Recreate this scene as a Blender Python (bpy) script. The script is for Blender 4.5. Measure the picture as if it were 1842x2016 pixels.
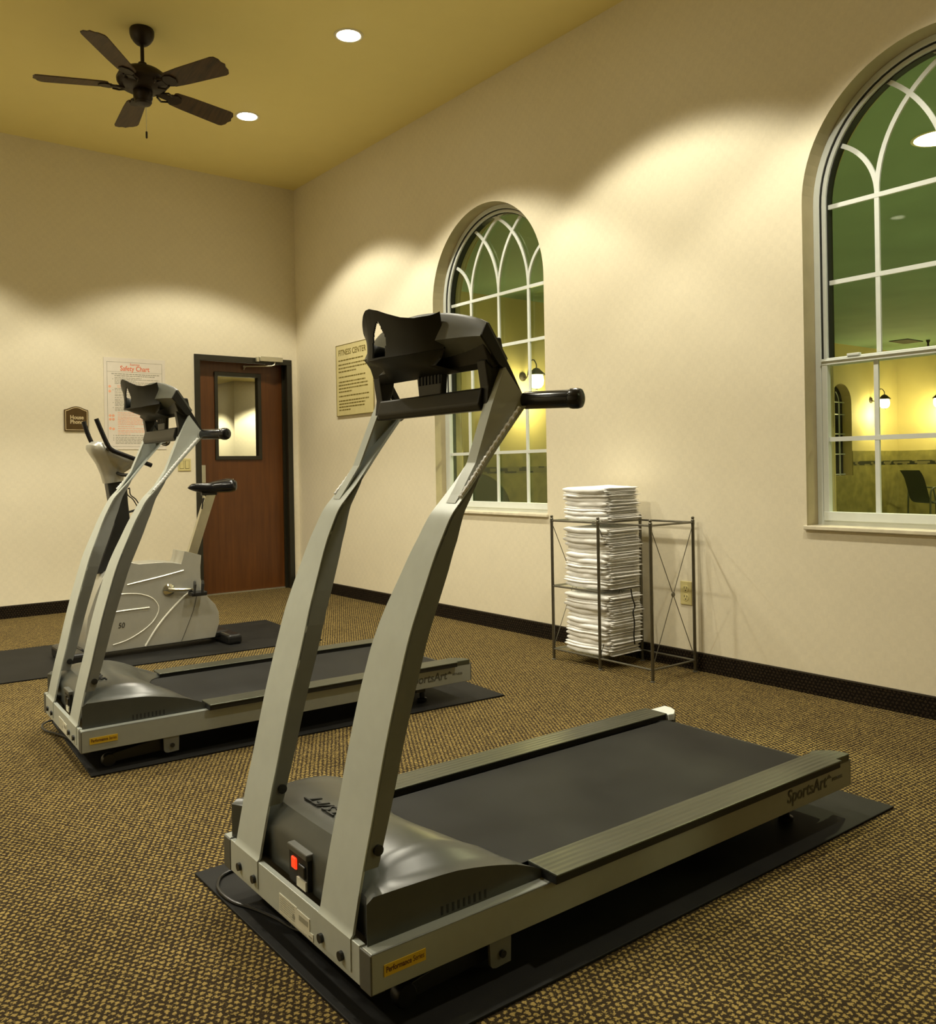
import bpy, bmesh, math, random
from mathutils import Vector, Matrix, noise
from mathutils.geometry import tessellate_polygon
random.seed(7)
PI = math.pi
for o in list(bpy.data.objects):
    bpy.data.objects.remove(o, do_unlink=True)
S = bpy.context.scene
COL = S.collection

# ------------------------------------------------------------------ camera
CX, CY, CZ = -3.7801, -7.47645, 1.08609
YAW, PITCH, ROLL = 0.6592003, -0.0017265, -0.0176568
FPX, SHY = 1722.577, -81.957
f = Vector((math.sin(YAW)*math.cos(PITCH), math.cos(YAW)*math.cos(PITCH), math.sin(PITCH)))
r = Vector((math.cos(YAW), -math.sin(YAW), 0))
u = r.cross(f)
c_, s_ = math.cos(ROLL), math.sin(ROLL)
r2 = r*c_ + u*s_
u2 = -r*s_ + u*c_
cam_data = bpy.data.cameras.new('camera')
cam = bpy.data.objects.new('camera', cam_data)
COL.objects.link(cam)
m = Matrix.Identity(4)
for i in range(3):
    m[i][0] = r2[i]; m[i][1] = u2[i]; m[i][2] = -f[i]
m[0][3], m[1][3], m[2][3] = CX, CY, CZ
cam.matrix_world = m
cam_data.sensor_fit = 'HORIZONTAL'
cam_data.sensor_width = 36
cam_data.lens = FPX/1842*36
cam_data.shift_y = SHY/1842
cam_data.clip_start = 0.05
S.camera = cam

# ------------------------------------------------------------------ world, exposure
w = bpy.data.worlds.new('world')
S.world = w
w.use_nodes = True
w.node_tree.nodes['Background'].inputs[0].default_value = (0.012, 0.011, 0.007, 1)
w.node_tree.nodes['Background'].inputs[1].default_value = 1.0
S.view_settings.view_transform = 'Standard'
S.view_settings.look = 'None'
S.view_settings.gamma = 1
S.view_settings.use_curve_mapping = False
S.view_settings.exposure = 0.0

CAN_W = 140.0          # fitness room recessed lamps
CAN_COL = (1.0, 0.94, 0.76)
POOL_W = 215.0
POOL_COL = (1.0, 0.95, 0.70)
SCONCE_W = 26.0
SCONCE_COL = (1.0, 0.88, 0.50)
HALL_W = 110.0

ROOM_H = 3.73
ROOM_X0, ROOM_Y0 = -6.5, -10.2
CAN_X = (-1.06, -3.25, -5.45)
CAN_Y = (-1.37, -2.86, -4.45, -6.05)

# ------------------------------------------------------------------ materials
class NT:
    def __init__(s, name):
        s.m = bpy.data.materials.new(name); s.m.use_nodes = True
        s.t = s.m.node_tree; s.b = s.t.nodes['Principled BSDF']
    def n(s, typ, **kw):
        nd = s.t.nodes.new(typ)
        for k, v in kw.items(): setattr(nd, k, v)
        return nd
    def l(s, a, b): s.t.links.new(a, b)
    def math(s, op, a, b=None, c=None):
        nd = s.n('ShaderNodeMath', operation=op)
        for i, v in enumerate((a, b, c)):
            if v is None: continue
            if isinstance(v, (int, float)): nd.inputs[i].default_value = v
            else: s.l(v, nd.inputs[i])
        return nd.outputs[0]
    def mix(s, fac, a, b):
        nd = s.n('ShaderNodeMix', data_type='RGBA')
        for sock, v in ((nd.inputs[0], fac), (nd.inputs[6], a), (nd.inputs[7], b)):
            if isinstance(v, (int, float)): sock.default_value = v
            elif isinstance(v, (tuple, list)): sock.default_value = (*v[:3], 1)
            else: s.l(v, sock)
        return nd.outputs[2]
    def obj(s): return s.n('ShaderNodeTexCoord').outputs['Object']
    def noise(s, vec, scale, detail=3, rough=.5):
        nd = s.n('ShaderNodeTexNoise'); nd.inputs['Scale'].default_value = scale
        nd.inputs['Detail'].default_value = detail; nd.inputs['Roughness'].default_value = rough
        s.l(vec, nd.inputs['Vector']); return nd.outputs[0]
    def scale(s, vec, sc):
        nd = s.n('ShaderNodeMapping'); nd.inputs['Scale'].default_value = sc
        s.l(vec, nd.inputs['Vector']); return nd.outputs[0]
    def bump(s, h, strength=.2, dist=.01):
        nd = s.n('ShaderNodeBump'); nd.inputs['Strength'].default_value = strength
        nd.inputs['Distance'].default_value = dist
        s.l(h, nd.inputs['Height']); s.l(nd.outputs[0], s.b.inputs['Normal'])
    def ramp(s, fac, stops):
        nd = s.n('ShaderNodeValToRGB'); e = nd.color_ramp.elements
        e[0].position, e[0].color = stops[0][0], (*stops[0][1], 1)
        e[1].position, e[1].color = stops[-1][0], (*stops[-1][1], 1)
        for p, c in stops[1:-1]:
            k = e.new(p); k.color = (*c, 1)
        s.l(fac, nd.inputs[0]); return nd.outputs[0]

def mat(name, col, rough=.5, metal=0., spec=.5, var=.06, vscale=25., bump=0., bscale=200., emit=None, estr=0., coat=0.):
    """plain paint / plastic / metal with slight procedural variation"""
    t = NT(name); b = t.b
    b.inputs['Roughness'].default_value = rough
    b.inputs['Metallic'].default_value = metal
    b.inputs['Specular IOR Level'].default_value = spec
    b.inputs['Coat Weight'].default_value = coat
    v = t.noise(t.obj(), vscale, 4)
    lo = tuple(c*(1-var) for c in col); hi = tuple(min(1, c*(1+var)) for c in col)
    t.l(t.ramp(v, [(.3, lo), (.7, hi)]), b.inputs['Base Color'])
    if bump:
        t.bump(t.noise(t.obj(), bscale, 2), bump, .002)
    if emit:
        b.inputs['Emission Color'].default_value = (*emit, 1)
        b.inputs['Emission Strength'].default_value = estr
    return t.m

def wallpaper(name, col):
    t = NT(name); b = t.b
    b.inputs['Roughness'].default_value = .62
    b.inputs['Specular IOR Level'].default_value = .3
    co = t.obj()
    # little woven squares, alternating in a loose check
    ck = t.n('ShaderNodeTexChecker'); ck.inputs['Scale'].default_value = 28.0
    off = t.n('ShaderNodeVectorMath', operation='ADD'); off.inputs[1].default_value = (.0071, .0071, .0013)
    t.l(co, off.inputs[0]); t.l(off.outputs[0], ck.inputs['Vector'])
    n1 = t.noise(co, 60, 5, .65); n2 = t.noise(co, 3.0, 3)
    k = t.math('MULTIPLY', ck.outputs['Fac'], t.math('MULTIPLY', n2, .022))
    k = t.math('ADD', k, t.math('MULTIPLY', n1, .09))
    k = t.math('ADD', k, t.math('MULTIPLY', t.noise(co, 9.0, 3), .05))
    lo = tuple(c*.9 for c in col); hi = tuple(min(1, c*1.07) for c in col)
    t.l(t.ramp(k, [(.03, lo), (.14, hi)]), b.inputs['Base Color'])
    t.bump(t.math('ADD', t.noise(co, 220, 3, .7), t.math('MULTIPLY', ck.outputs['Fac'], .25)), .12, .002)
    return t.m

def carpet(name, dark, tan, a=.0175, bb=.0155, thr=.30):
    t = NT(name); b = t.b
    b.inputs['Roughness'].default_value = .95
    b.inputs['Specular IOR Level'].default_value = .1
    co = t.obj()
    nz = t.n('ShaderNodeTexNoise'); nz.inputs['Scale'].default_value = 150; nz.inputs['Detail'].default_value = 2
    t.l(co, nz.inputs['Vector'])
    d = t.n('ShaderNodeVectorMath', operation='SCALE'); d.inputs['Scale'].default_value = .020
    sb = t.n('ShaderNodeVectorMath', operation='SUBTRACT'); sb.inputs[1].default_value = (.5, .5, .5)
    t.l(nz.outputs['Color'], sb.inputs[0]); t.l(sb.outputs[0], d.inputs[0])
    ad = t.n('ShaderNodeVectorMath', operation='ADD'); t.l(co, ad.inputs[0]); t.l(d.outputs[0], ad.inputs[1])
    sp = t.n('ShaderNodeSeparateXYZ'); t.l(ad.outputs[0], sp.inputs[0])
    return t, sp, a, bb, thr, dark, tan

def carpet_finish(t, X, Y, thr, dark, tan, grey):
    row = t.math('FLOOR', Y)
    off = t.math('MULTIPLY', t.math('FLOORED_MODULO', row, 2.0), .5)
    lx = t.math('SUBTRACT', t.math('FRACT', t.math('ADD', X, off)), .5)
    ly = t.math('SUBTRACT', t.math('FRACT', Y), .5)
    rr = t.math('SQRT', t.math('ADD', t.math('MULTIPLY', lx, lx), t.math('MULTIPLY', t.math('MULTIPLY', ly, ly), .8)))
    mask = t.n('ShaderNodeMapRange'); mask.interpolation_type = 'SMOOTHSTEP'
    mask.inputs['From Min'].default_value = thr+.09; mask.inputs['From Max'].default_value = thr-.09
    t.l(rr, mask.inputs['Value'])
    co = t.obj()
    fine = t.noise(co, 420, 2, .7)
    mott = t.noise(co, 2.2, 3)
    dk = t.mix(fine, tuple(c*.55 for c in dark), grey)
    tn = t.mix(fine, tuple(c*.6 for c in tan), tuple(min(1, c*1.45) for c in tan))
    colr = t.mix(mask.outputs[0], dk, tn)
    sh = t.n('ShaderNodeHueSaturation'); t.l(colr, sh.inputs['Color'])
    vr = t.n('ShaderNodeMapRange'); vr.inputs['To Min'].default_value = .85; vr.inputs['To Max'].default_value = 1.15
    t.l(mott, vr.inputs['Value']); t.l(vr.outputs[0], sh.inputs['Value'])
    t.l(sh.outputs[0], t.b.inputs['Base Color'])
    t.bump(t.math('ADD', mask.outputs[0], t.math('MULTIPLY', fine, .8)), .5, .003)
    return t.m

def carpet_floor():
    t, sp, a, bb, thr, dark, tan = carpet('carpet_weave', (.018, .012, .006), (.30, .215, .07))
    X = t.math('MULTIPLY', sp.outputs[0], 1/a); Y = t.math('MULTIPLY', sp.outputs[1], 1/bb)
    return carpet_finish(t, X, Y, thr, dark, tan, (.055, .038, .02))
def carpet_base(axis):
    t, sp, a, bb, thr, dark, tan = carpet('carpet_baseboard_'+'xy'[axis], (.006, .004, .002), (.035, .024, .012))
    X = t.math('MULTIPLY', sp.outputs[axis], 1/.02); Y = t.math('MULTIPLY', sp.outputs[2], 1/.0155)
    return carpet_finish(t, X, Y, .3, (.008, .005, .0025), (.032, .022, .012), (.013, .009, .005))

def wood(name, c1, c2, axis_scale=(18, 18, 1.1), rough=.4):
    t = NT(name); b = t.b
    b.inputs['Roughness'].default_value = rough
    v = t.scale(t.obj(), axis_scale)
    n1 = t.noise(v, 1.6, 6, .62); n2 = t.noise(t.obj(), 2.5, 2)
    k = t.math('ADD', t.math('MULTIPLY', n1, .75), t.math('MULTIPLY', n2, .25))
    t.l(t.ramp(k, [(.35, c1), (.65, c2)]), b.inputs['Base Color'])
    return t.m

def glass_mat(name, tint, refl=.5):
    t = NT(name); t.t.nodes.remove(t.b)
    out = [n for n in t.t.nodes if n.type == 'OUTPUT_MATERIAL'][0]
    tr = t.n('ShaderNodeBsdfTransparent'); tr.inputs[0].default_value = (*tint, 1)
    gl = t.n('ShaderNodeBsdfGlossy'); gl.inputs['Roughness'].default_value = .01
    gl.inputs['Color'].default_value = (.9, .95, .9, 1)
    fr = t.n('ShaderNodeFresnel'); fr.inputs['IOR'].default_value = 1.45
    mx = t.n('ShaderNodeMixShader')
    t.l(t.math('MULTIPLY', fr.outputs[0], refl), mx.inputs[0])
    t.l(tr.outputs[0], mx.inputs[1]); t.l(gl.outputs[0], mx.inputs[2]); t.l(mx.outputs[0], out.inputs[0])
    return t.m

def grooved(name, col, axis, scale, rough=.35, metal=.6):
    t = NT(name); b = t.b
    b.inputs['Roughness'].default_value = rough; b.inputs['Metallic'].default_value = metal
    sp = t.n('ShaderNodeSeparateXYZ'); t.l(t.obj(), sp.inputs[0])
    wv = t.math('FRACT', t.math('MULTIPLY', sp.outputs[axis], scale))
    tri = t.math('ABSOLUTE', t.math('SUBTRACT', wv, .5))
    nz = t.noise(t.scale(t.obj(), (2, 60, 60)), 3, 3)
    t.l(t.ramp(t.math('ADD', t.math('MULTIPLY', tri, .5), t.math('MULTIPLY', nz, .6)),
               [(.2, tuple(c*.75 for c in col)), (.6, tuple(c*1.15 for c in col))]), b.inputs['Base Color'])
    t.bump(tri, .5, .002)
    return t.m

def emis(name, col, strength):
    t = NT(name)
    t.b.inputs['Base Color'].default_value = (.9, .9, .85, 1)
    t.b.inputs['Emission Color'].default_value = (*col, 1)
    t.b.inputs['Emission Strength'].default_value = strength
    return t.m

M = {}
M['wall'] = wallpaper('wallpaper_cream', (.79, .72, .545))
M['wall_plain'] = mat('painted_cream', (.66, .57, .38), .6, var=.04)
M['ceiling'] = mat('ceiling_paint', (.92, .80, .34), .8, var=.01, vscale=6)
M['floor'] = carpet_floor()
M['base_x'] = carpet_base(0)
M['base_y'] = carpet_base(1)
M['base_cap'] = mat('baseboard_binding', (.03, .022, .01), .7)
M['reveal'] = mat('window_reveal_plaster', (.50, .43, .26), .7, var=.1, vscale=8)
M['vinyl'] = mat('white_vinyl', (.72, .76, .72), .35, var=.02)
M['gasket'] = mat('dark_gasket', (.015, .016, .012), .5)
M['marble'] = mat('cultured_marble_sill', (.72, .66, .5), .3, var=.12, vscale=14)
M['pane'] = glass_mat('window_glass', (.90, .92, .78), .12)
M['door_pane'] = glass_mat('door_glass', (.95, .95, .85), .4)
M['door'] = wood('door_veneer', (.078, .024, .003), (.125, .041, .006))
M['dark_frame'] = mat('dark_painted_steel', (.017, .015, .008), .35, var=.1)
M['alu'] = mat('brushed_aluminium', (.55, .53, .42), .35, metal=.8)
M['ivory'] = mat('ivory_plastic', (.62, .54, .24), .4)
M['slot'] = mat('slot_black', (.01, .01, .008), .6)
M['silver'] = mat('silver_paint', (.47, .50, .455), .36, metal=.12, var=.03, bump=.03, bscale=600)
M['rail'] = mat('silver_paint_shaded_rail', (.33, .345, .31), .38, metal=.12, var=.03, bump=.03, bscale=600)  # the silver paint again, darkened to carry the shade on the side rails
M['silver_dk'] = mat('silver_grey_and_shaded_side', (.20, .205, .185), .42, metal=.3, var=.04)  # lift bracket grey; on upright side flanges the dark tone is painted shade
M['capgrey'] = mat('dark_grey_cap', (.085, .085, .07), .5, var=.05)
M['weld'] = mat('weld_painted_glint', (.95, .96, .92), .3, metal=.0, var=.15, vscale=90, bump=.6, bscale=160)  # near-white base paints in the glint along the seam
M['hood'] = mat('charcoal_moulded_plastic', (.055, .058, .05), .3, var=.06, bump=.05, bscale=900)
M['console'] = mat('dark_console_plastic', (.013, .013, .0095), .42, spec=.4, var=.08, bump=.04, bscale=900)
M['console_top'] = mat('grey_console_top', (.10, .105, .085), .38, var=.05)
M['black'] = mat('black_rubber', (.008, .008, .008), .35, var=.2)
M['grip'] = mat('black_foam_grip', (.006, .006, .008), .22, var=.2)
M['blackmetal'] = mat('black_metal', (.01, .01, .009), .4, var=.1)
M['belt'] = mat('running_belt', (.011, .0112, .0105), .6, spec=.18, var=.35, vscale=5, bump=.15, bscale=500)
M['mat'] = mat('rubber_floor_mat', (.010, .0096, .0084), .65, spec=.18, var=.25, vscale=7, bump=.1, bscale=400)
M['footrail'] = grooved('grooved_foot_rail', (.085, .09, .064), 1, 55)
M['yellow'] = mat('yellow_label', (.62, .40, .02), .4)
M['ink'] = mat('black_ink', (.012, .01, .006), .5)
M['ink_brown'] = mat('brown_ink', (.10, .03, .006), .5)
M['ink_red'] = mat('red_ink', (.75, .16, .06), .6)
M['ink_pale_red'] = mat('pale_red_ink', (.85, .42, .26), .6)
M['ink_grey'] = mat('grey_ink', (.30, .29, .22), .6)
M['ink_olive'] = mat('olive_ink', (.16, .12, .015), .6)
M['whitelabel'] = mat('white_label', (.66, .64, .52), .5)
M['redlamp'] = mat('lit_red_rocker', (.8, .05, .01), .3, emit=(1, .045, .01), estr=1.0)
M['paper'] = mat('poster_paper', (.74, .68, .58), .5, var=.02)
M['acrylic'] = mat('yellowed_acrylic_sign', (.64, .56, .27), .3, var=.03)
M['plaque'] = mat('brown_plaque', (.075, .04, .006), .4, var=.1)
M['plaque_cream'] = mat('cream_inlay', (.62, .50, .28), .5)
M['bikesilver'] = mat('bike_silver_paint', (.46, .455, .40), .3, metal=.5, var=.03)
M['bike_glint'] = mat('bike_edge_glint', (.82, .81, .72), .2, metal=.3)  # painted reflection for the shroud's crisp edges
M['chrome'] = mat('chrome', (.6, .58, .48), .15, metal=.95)
M['towel'] = mat('white_terry', (.95, .94, .91), .95, var=.03, bump=.8, bscale=350)
M['rack'] = mat('pewter_wire', (.16, .15, .115), .38, metal=.7, var=.1)
M['shelfglass'] = glass_mat('clear_shelf_glass', (.97, .98, .96), .25)
M['bronze'] = mat('oiled_bronze', (.016, .008, .003), .45, metal=.3, var=.2)
M['blade'] = wood('fan_blade_walnut', (.028, .014, .004), (.085, .045, .012), (30, 3, 3), .5)
M['trimring'] = mat('white_trim_ring', (.8, .75, .55), .5)
M['lens'] = emis('lamp_lens', (1, .93, .76), 28.0)
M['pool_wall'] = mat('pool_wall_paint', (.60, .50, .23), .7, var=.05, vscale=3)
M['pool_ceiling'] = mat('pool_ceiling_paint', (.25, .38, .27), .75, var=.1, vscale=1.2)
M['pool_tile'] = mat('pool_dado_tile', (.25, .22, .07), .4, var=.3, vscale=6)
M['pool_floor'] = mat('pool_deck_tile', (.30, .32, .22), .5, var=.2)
M['bulbglass'] = emis('sconce_shade_glow', (1, .93, .55), 14.0)
M['sling'] = mat('dark_green_sling', (.02, .035, .015), .6)
M['chairframe'] = mat('bronze_green_chair_frame', (.08, .09, .04), .4)
M['piping'] = mat('olive_piping', (.16, .15, .05), .5)

def tile_band():
    t = NT('mosaic_border_tiles')
    sw = t.n('ShaderNodeSeparateXYZ'); t.l(t.obj(), sw.inputs[0])
    q = t.math('MULTIPLY', t.math('ADD', sw.outputs[0], sw.outputs[1]), 1/.085)
    zr = t.math('FLOOR', t.math('MULTIPLY', sw.outputs[2], 1/.035))
    cell = t.math('FLOOR', t.math('ADD', q, t.math('MULTIPLY', zr, .5)))
    wn = t.n('ShaderNodeTexWhiteNoise'); wn.noise_dimensions = '2D'
    cb = t.n('ShaderNodeCombineXYZ'); t.l(cell, cb.inputs[0]); t.l(zr, cb.inputs[1]); t.l(cb.outputs[0], wn.inputs[0])
    t.l(t.mix(t.math('GREATER_THAN', wn.outputs[0], .62), (.010, .013, .006), (.16, .14, .06)), t.b.inputs['Base Color'])
    return t.m
M['tileband'] = tile_band()

# ------------------------------------------------------------------ mesh helpers
def link(name, bm, m, parent=None, smooth=False, bevel=0., seg=2, loc=None):
    bmesh.ops.recalc_face_normals(bm, faces=bm.faces)
    me = bpy.data.meshes.new(name); bm.to_mesh(me); bm.free()
    mats = m if isinstance(m, (list, tuple)) else [m]
    for k in mats: me.materials.append(M[k] if isinstance(k, str) else k)
    o = bpy.data.objects.new(name, me); COL.objects.link(o)
    if parent: o.parent = parent
    if loc is not None: o.location = loc
    if smooth:
        for p in me.polygons: p.use_smooth = True
        try: me.set_sharp_from_angle(angle=math.radians(38))
        except Exception: pass
    if bevel:
        b = o.modifiers.new('bevel', 'BEVEL'); b.width = bevel; b.segments = seg
        b.limit_method = 'ANGLE'; b.angle_limit = math.radians(35)
        b.harden_normals = False
    return o

def BM(): return bmesh.new()
def box(bm, x0, y0, z0, x1, y1, z1, mi=0):
    vs = [bm.verts.new(p) for p in ((x0,y0,z0),(x1,y0,z0),(x1,y1,z0),(x0,y1,z0),(x0,y0,z1),(x1,y0,z1),(x1,y1,z1),(x0,y1,z1))]
    for q in ((0,3,2,1),(4,5,6,7),(0,1,5,4),(1,2,6,5),(2,3,7,6),(3,0,4,7)):
        fc = bm.faces.new([vs[i] for i in q]); fc.material_index = mi
    return bm
def B(*a): return box(BM(), *a)
def prism(bm, pts, d0, d1, axis=1, mi=0):
    """pts: 2D outline; extruded between d0 and d1 along axis (0:x with pts=(y,z); 1:y with pts=(x,z); 2:z with pts=(x,y))"""
    def P(p, d):
        return ((d, p[0], p[1]), (p[0], d, p[1]), (p[0], p[1], d))[axis]
    a = [bm.verts.new(P(p, d0)) for p in pts]; b = [bm.verts.new(P(p, d1)) for p in pts]
    n = len(pts)
    for k in range(n):
        fc = bm.faces.new((a[k], a[(k+1) % n], b[(k+1) % n], b[k])); fc.material_index = mi
    for tri in tessellate_polygon([[Vector((p[0], p[1], 0)) for p in pts]]):
        for L in (a, b):
            try:
                fc = bm.faces.new([L[i] for i in tri]); fc.material_index = mi
            except ValueError: pass
    return bm
def wall_holes(bm, outer, holes, d0, d1, axis, mi=0, hole_mi=0):
    def P(p, d): return ((d, p[0], p[1]), (p[0], d, p[1]))[axis]
    loops = [outer]+holes
    flat = [p for L in loops for p in L]
    a = [bm.verts.new(P(p, d0)) for p in flat]; b = [bm.verts.new(P(p, d1)) for p in flat]
    for tri in tessellate_polygon([[Vector((p[0], p[1], 0)) for p in L] for L in loops]):
        for L in (a, b):
            fc = bm.faces.new([L[i] for i in tri]); fc.material_index = mi
    s = 0
    for li, L in enumerate(loops):
        n = len(L)
        for k in range(n):
            i, j = s+k, s+(k+1) % n
            fc = bm.faces.new((a[i], a[j], b[j], b[i])); fc.material_index = mi if li == 0 else hole_mi
        s += n
    return bm
def tube(bm, pts, r, n=10, closed=False, cap=True, mi=0, squash=None):
    pts = [Vector(p) for p in pts]; N = len(pts)
    rings = []; prev = None
    for i, p in enumerate(pts):
        if closed: t = (pts[(i+1) % N]-pts[i-1]).normalized()
        else: t = (pts[min(i+1, N-1)]-pts[max(i-1, 0)]).normalized()
        if prev is None:
            a = Vector((0, 0, 1)) if abs(t.z) < .9 else Vector((1, 0, 0))
            nrm = (a - t*a.dot(t)).normalized()
        else:
            nrm = (prev - t*prev.dot(t)).normalized()
        prev = nrm; bi = t.cross(nrm)
        rr = r[i] if isinstance(r, (list, tuple)) else r
        rings.append([bm.verts.new(p + (nrm*math.cos(2*PI*k/n) + bi*math.sin(2*PI*k/n)*(squash or 1))*rr) for k in range(n)])
    for i in range(N if closed else N-1):
        A, Bq = rings[i], rings[(i+1) % N]
        for k in range(n):
            fc = bm.faces.new((A[k], A[(k+1) % n], Bq[(k+1) % n], Bq[k])); fc.material_index = mi
    if cap and not closed:
        for R in (rings[0], rings[-1]):
            fc = bm.faces.new(R); fc.material_index = mi
    return bm
def T(pts, r, **k): return tube(BM(), pts, r, **k)
def lathe(bm, prof, c=(0, 0, 0), axis='z', n=24, mi=0):
    """prof: list of (radius, height)"""
    rings = []
    for rad, h in prof:
        R = []
        for k in range(n):
            a = 2*PI*k/n; x, y = rad*math.cos(a), rad*math.sin(a)
            p = {'z': (x, y, h), 'x': (h, x, y), 'y': (x, h, y)}[axis]
            R.append(bm.verts.new((c[0]+p[0], c[1]+p[1], c[2]+p[2])))
        rings.append(R)
    for i in range(len(rings)-1):
        for k in range(n):
            fc = bm.faces.new((rings[i][k], rings[i][(k+1) % n], rings[i+1][(k+1) % n], rings[i+1][k])); fc.material_index = mi
    for R in (rings[0], rings[-1]):
        fc = bm.faces.new(R); fc.material_index = mi
    return bm
def L(prof, **k): return lathe(BM(), prof, **k)
def grid(bm, fn, nu, nv, mi=0):
    g = [[bm.verts.new(fn(i/nu, j/nv)) for j in range(nv+1)] for i in range(nu+1)]
    for i in range(nu):
        for j in range(nv):
            fc = bm.faces.new((g[i][j], g[i+1][j], g[i+1][j+1], g[i][j+1])); fc.material_index = mi
    return g
def interp(x, tab):
    if x <= tab[0][0]: return tab[0][1]
    for (a, va), (b, vb) in zip(tab, tab[1:]):
        if x <= b: return va + (vb-va)*(x-a)/(b-a)
    return tab[-1][1]
def smooth_pts(pts, n=6):
    """Catmull-Rom through points"""
    P = [Vector(p) for p in pts]; out = []
    for i in range(len(P)-1):
        p0, p1, p2, p3 = P[max(i-1, 0)], P[i], P[i+1], P[min(i+2, len(P)-1)]
        for k in range(n):
            t = k/n
            out.append(.5*((2*p1)+(-p0+p2)*t+(2*p0-5*p1+4*p2-p3)*t*t+(-p0+3*p1-3*p2+p3)*t**3))
    out.append(P[-1]); return out

def tag(o, label=None, cat=None, group=None, kind=None):
    if label: o['label'] = label
    if cat: o['category'] = cat
    if group: o['group'] = group
    if kind: o['kind'] = kind
    return o
def empty(name, loc=(0, 0, 0), rz=0.):
    o = bpy.data.objects.new(name, None); COL.objects.link(o)
    o.empty_display_size = .1; o.location = loc; o.rotation_euler = (0, 0, rz); return o
def copy_tree(o, parent=None):
    c = o.copy(); COL.objects.link(c)
    if parent: c.parent = parent
    for ch in list(o.children): copy_tree(ch, c)
    return c
def text(body, size, m, name='lettering', parent=None, mw=None, align='LEFT', ext=.0006, sx=1., shear=0., bold=0.):
    cu = bpy.data.curves.new(name, 'FONT'); cu.body = body; cu.size = size; cu.extrude = ext
    cu.align_x = align; cu.shear = shear; cu.offset = bold; cu.resolution_u = 3
    cu.space_line = .82
    tmp = bpy.data.objects.new('tmp_text', cu); COL.objects.link(tmp)
    dg = bpy.context.evaluated_depsgraph_get(); dg.update()
    me = bpy.data.meshes.new_from_object(tmp.evaluated_get(dg))
    bpy.data.objects.remove(tmp, do_unlink=True); bpy.data.curves.remove(cu)
    me.name = name; me.materials.clear(); me.materials.append(M[m])
    me.transform(Matrix.Diagonal((sx, 1, 1, 1)))
    if mw is not None: me.transform(mw)
    o = bpy.data.objects.new(name, me); COL.objects.link(o)
    if parent: o.parent = parent
    return o
def frame_mat(origin, xdir, ydir):
    x = Vector(xdir).normalized(); y = Vector(ydir).normalized(); z = x.cross(y)
    mm = Matrix.Identity(4)
    for i in range(3):
        mm[i][0], mm[i][1], mm[i][2], mm[i][3] = x[i], y[i], z[i], origin[i]
    return mm
def struct(name, bm, m, parent=None, **k):
    o = link(name, bm, m, parent, **k)
    if parent is None: o['kind'] = 'structure'
    return o

# ================================================================== SETTING
struct('floor', B(ROOM_X0, ROOM_Y0, -.05, 0.0, .11, 0), 'floor')
struct('ceiling', B(ROOM_X0, ROOM_Y0, ROOM_H, .25, .2, ROOM_H+.1), 'ceiling')
# door hole in the back wall
DH = [(-.985, 0), (-.985, 2.13), (-.058, 2.13), (-.058, 0)]
outer = [(ROOM_X0, 0), (ROOM_X0, ROOM_H), (.0, ROOM_H), (.0, 0), (-.058, 0), (-.058, 2.13), (-.985, 2.13), (-.985, 0)]
struct('wall_back', prism(BM(), outer, 0, .2, axis=1), 'wall')

SILL_Z, SPRING, ARC_R = .80, 2.30, .602
W1C, W2C, W3C = -2.809, -5.797, -8.785
def arch_outline(cy, r, z0, zs, n=40):
    pts = [(cy+r, z0), (cy+r, zs)]
    pts += [(cy+r*math.cos(PI*k/n), zs+r*math.sin(PI*k/n)) for k in range(1, n)]
    pts += [(cy-r, zs), (cy-r, z0)]
    return pts
holes = [arch_outline(c, ARC_R, SILL_Z-.03, SPRING) for c in (W1C, W2C, W3C)]
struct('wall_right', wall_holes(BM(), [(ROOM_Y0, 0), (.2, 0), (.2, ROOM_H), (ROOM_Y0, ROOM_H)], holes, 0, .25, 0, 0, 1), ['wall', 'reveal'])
struct('wall_left', B(ROOM_X0-.1, ROOM_Y0, 0, ROOM_X0, .2, ROOM_H), 'wall')
struct('wall_front', B(ROOM_X0, ROOM_Y0-.1, 0, .25, ROOM_Y0, ROOM_H), 'wall')
def baseboard(name, bm, bmcap, mk):
    o = struct(name, bm, mk); link('binding', bmcap, 'base_cap', o); return o
baseboard('baseboard_right', B(-.008, ROOM_Y0, 0, 0, 0, .094), B(-.0095, ROOM_Y0, .092, 0, 0, .0985), 'base_y')
baseboard('baseboard_back', B(ROOM_X0, -.008, 0, -.985, 0, .094), B(ROOM_X0, -.0095, .092, -.985, 0, .0985), 'base_x')
struct('baseboard_corner', B(-.058, -.008, 0, -.008, 0, .0985), 'base_x')
struct('baseboard_left', B(ROOM_X0, ROOM_Y0, 0, ROOM_X0+.008, 0, .0985), 'base_y')

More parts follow.
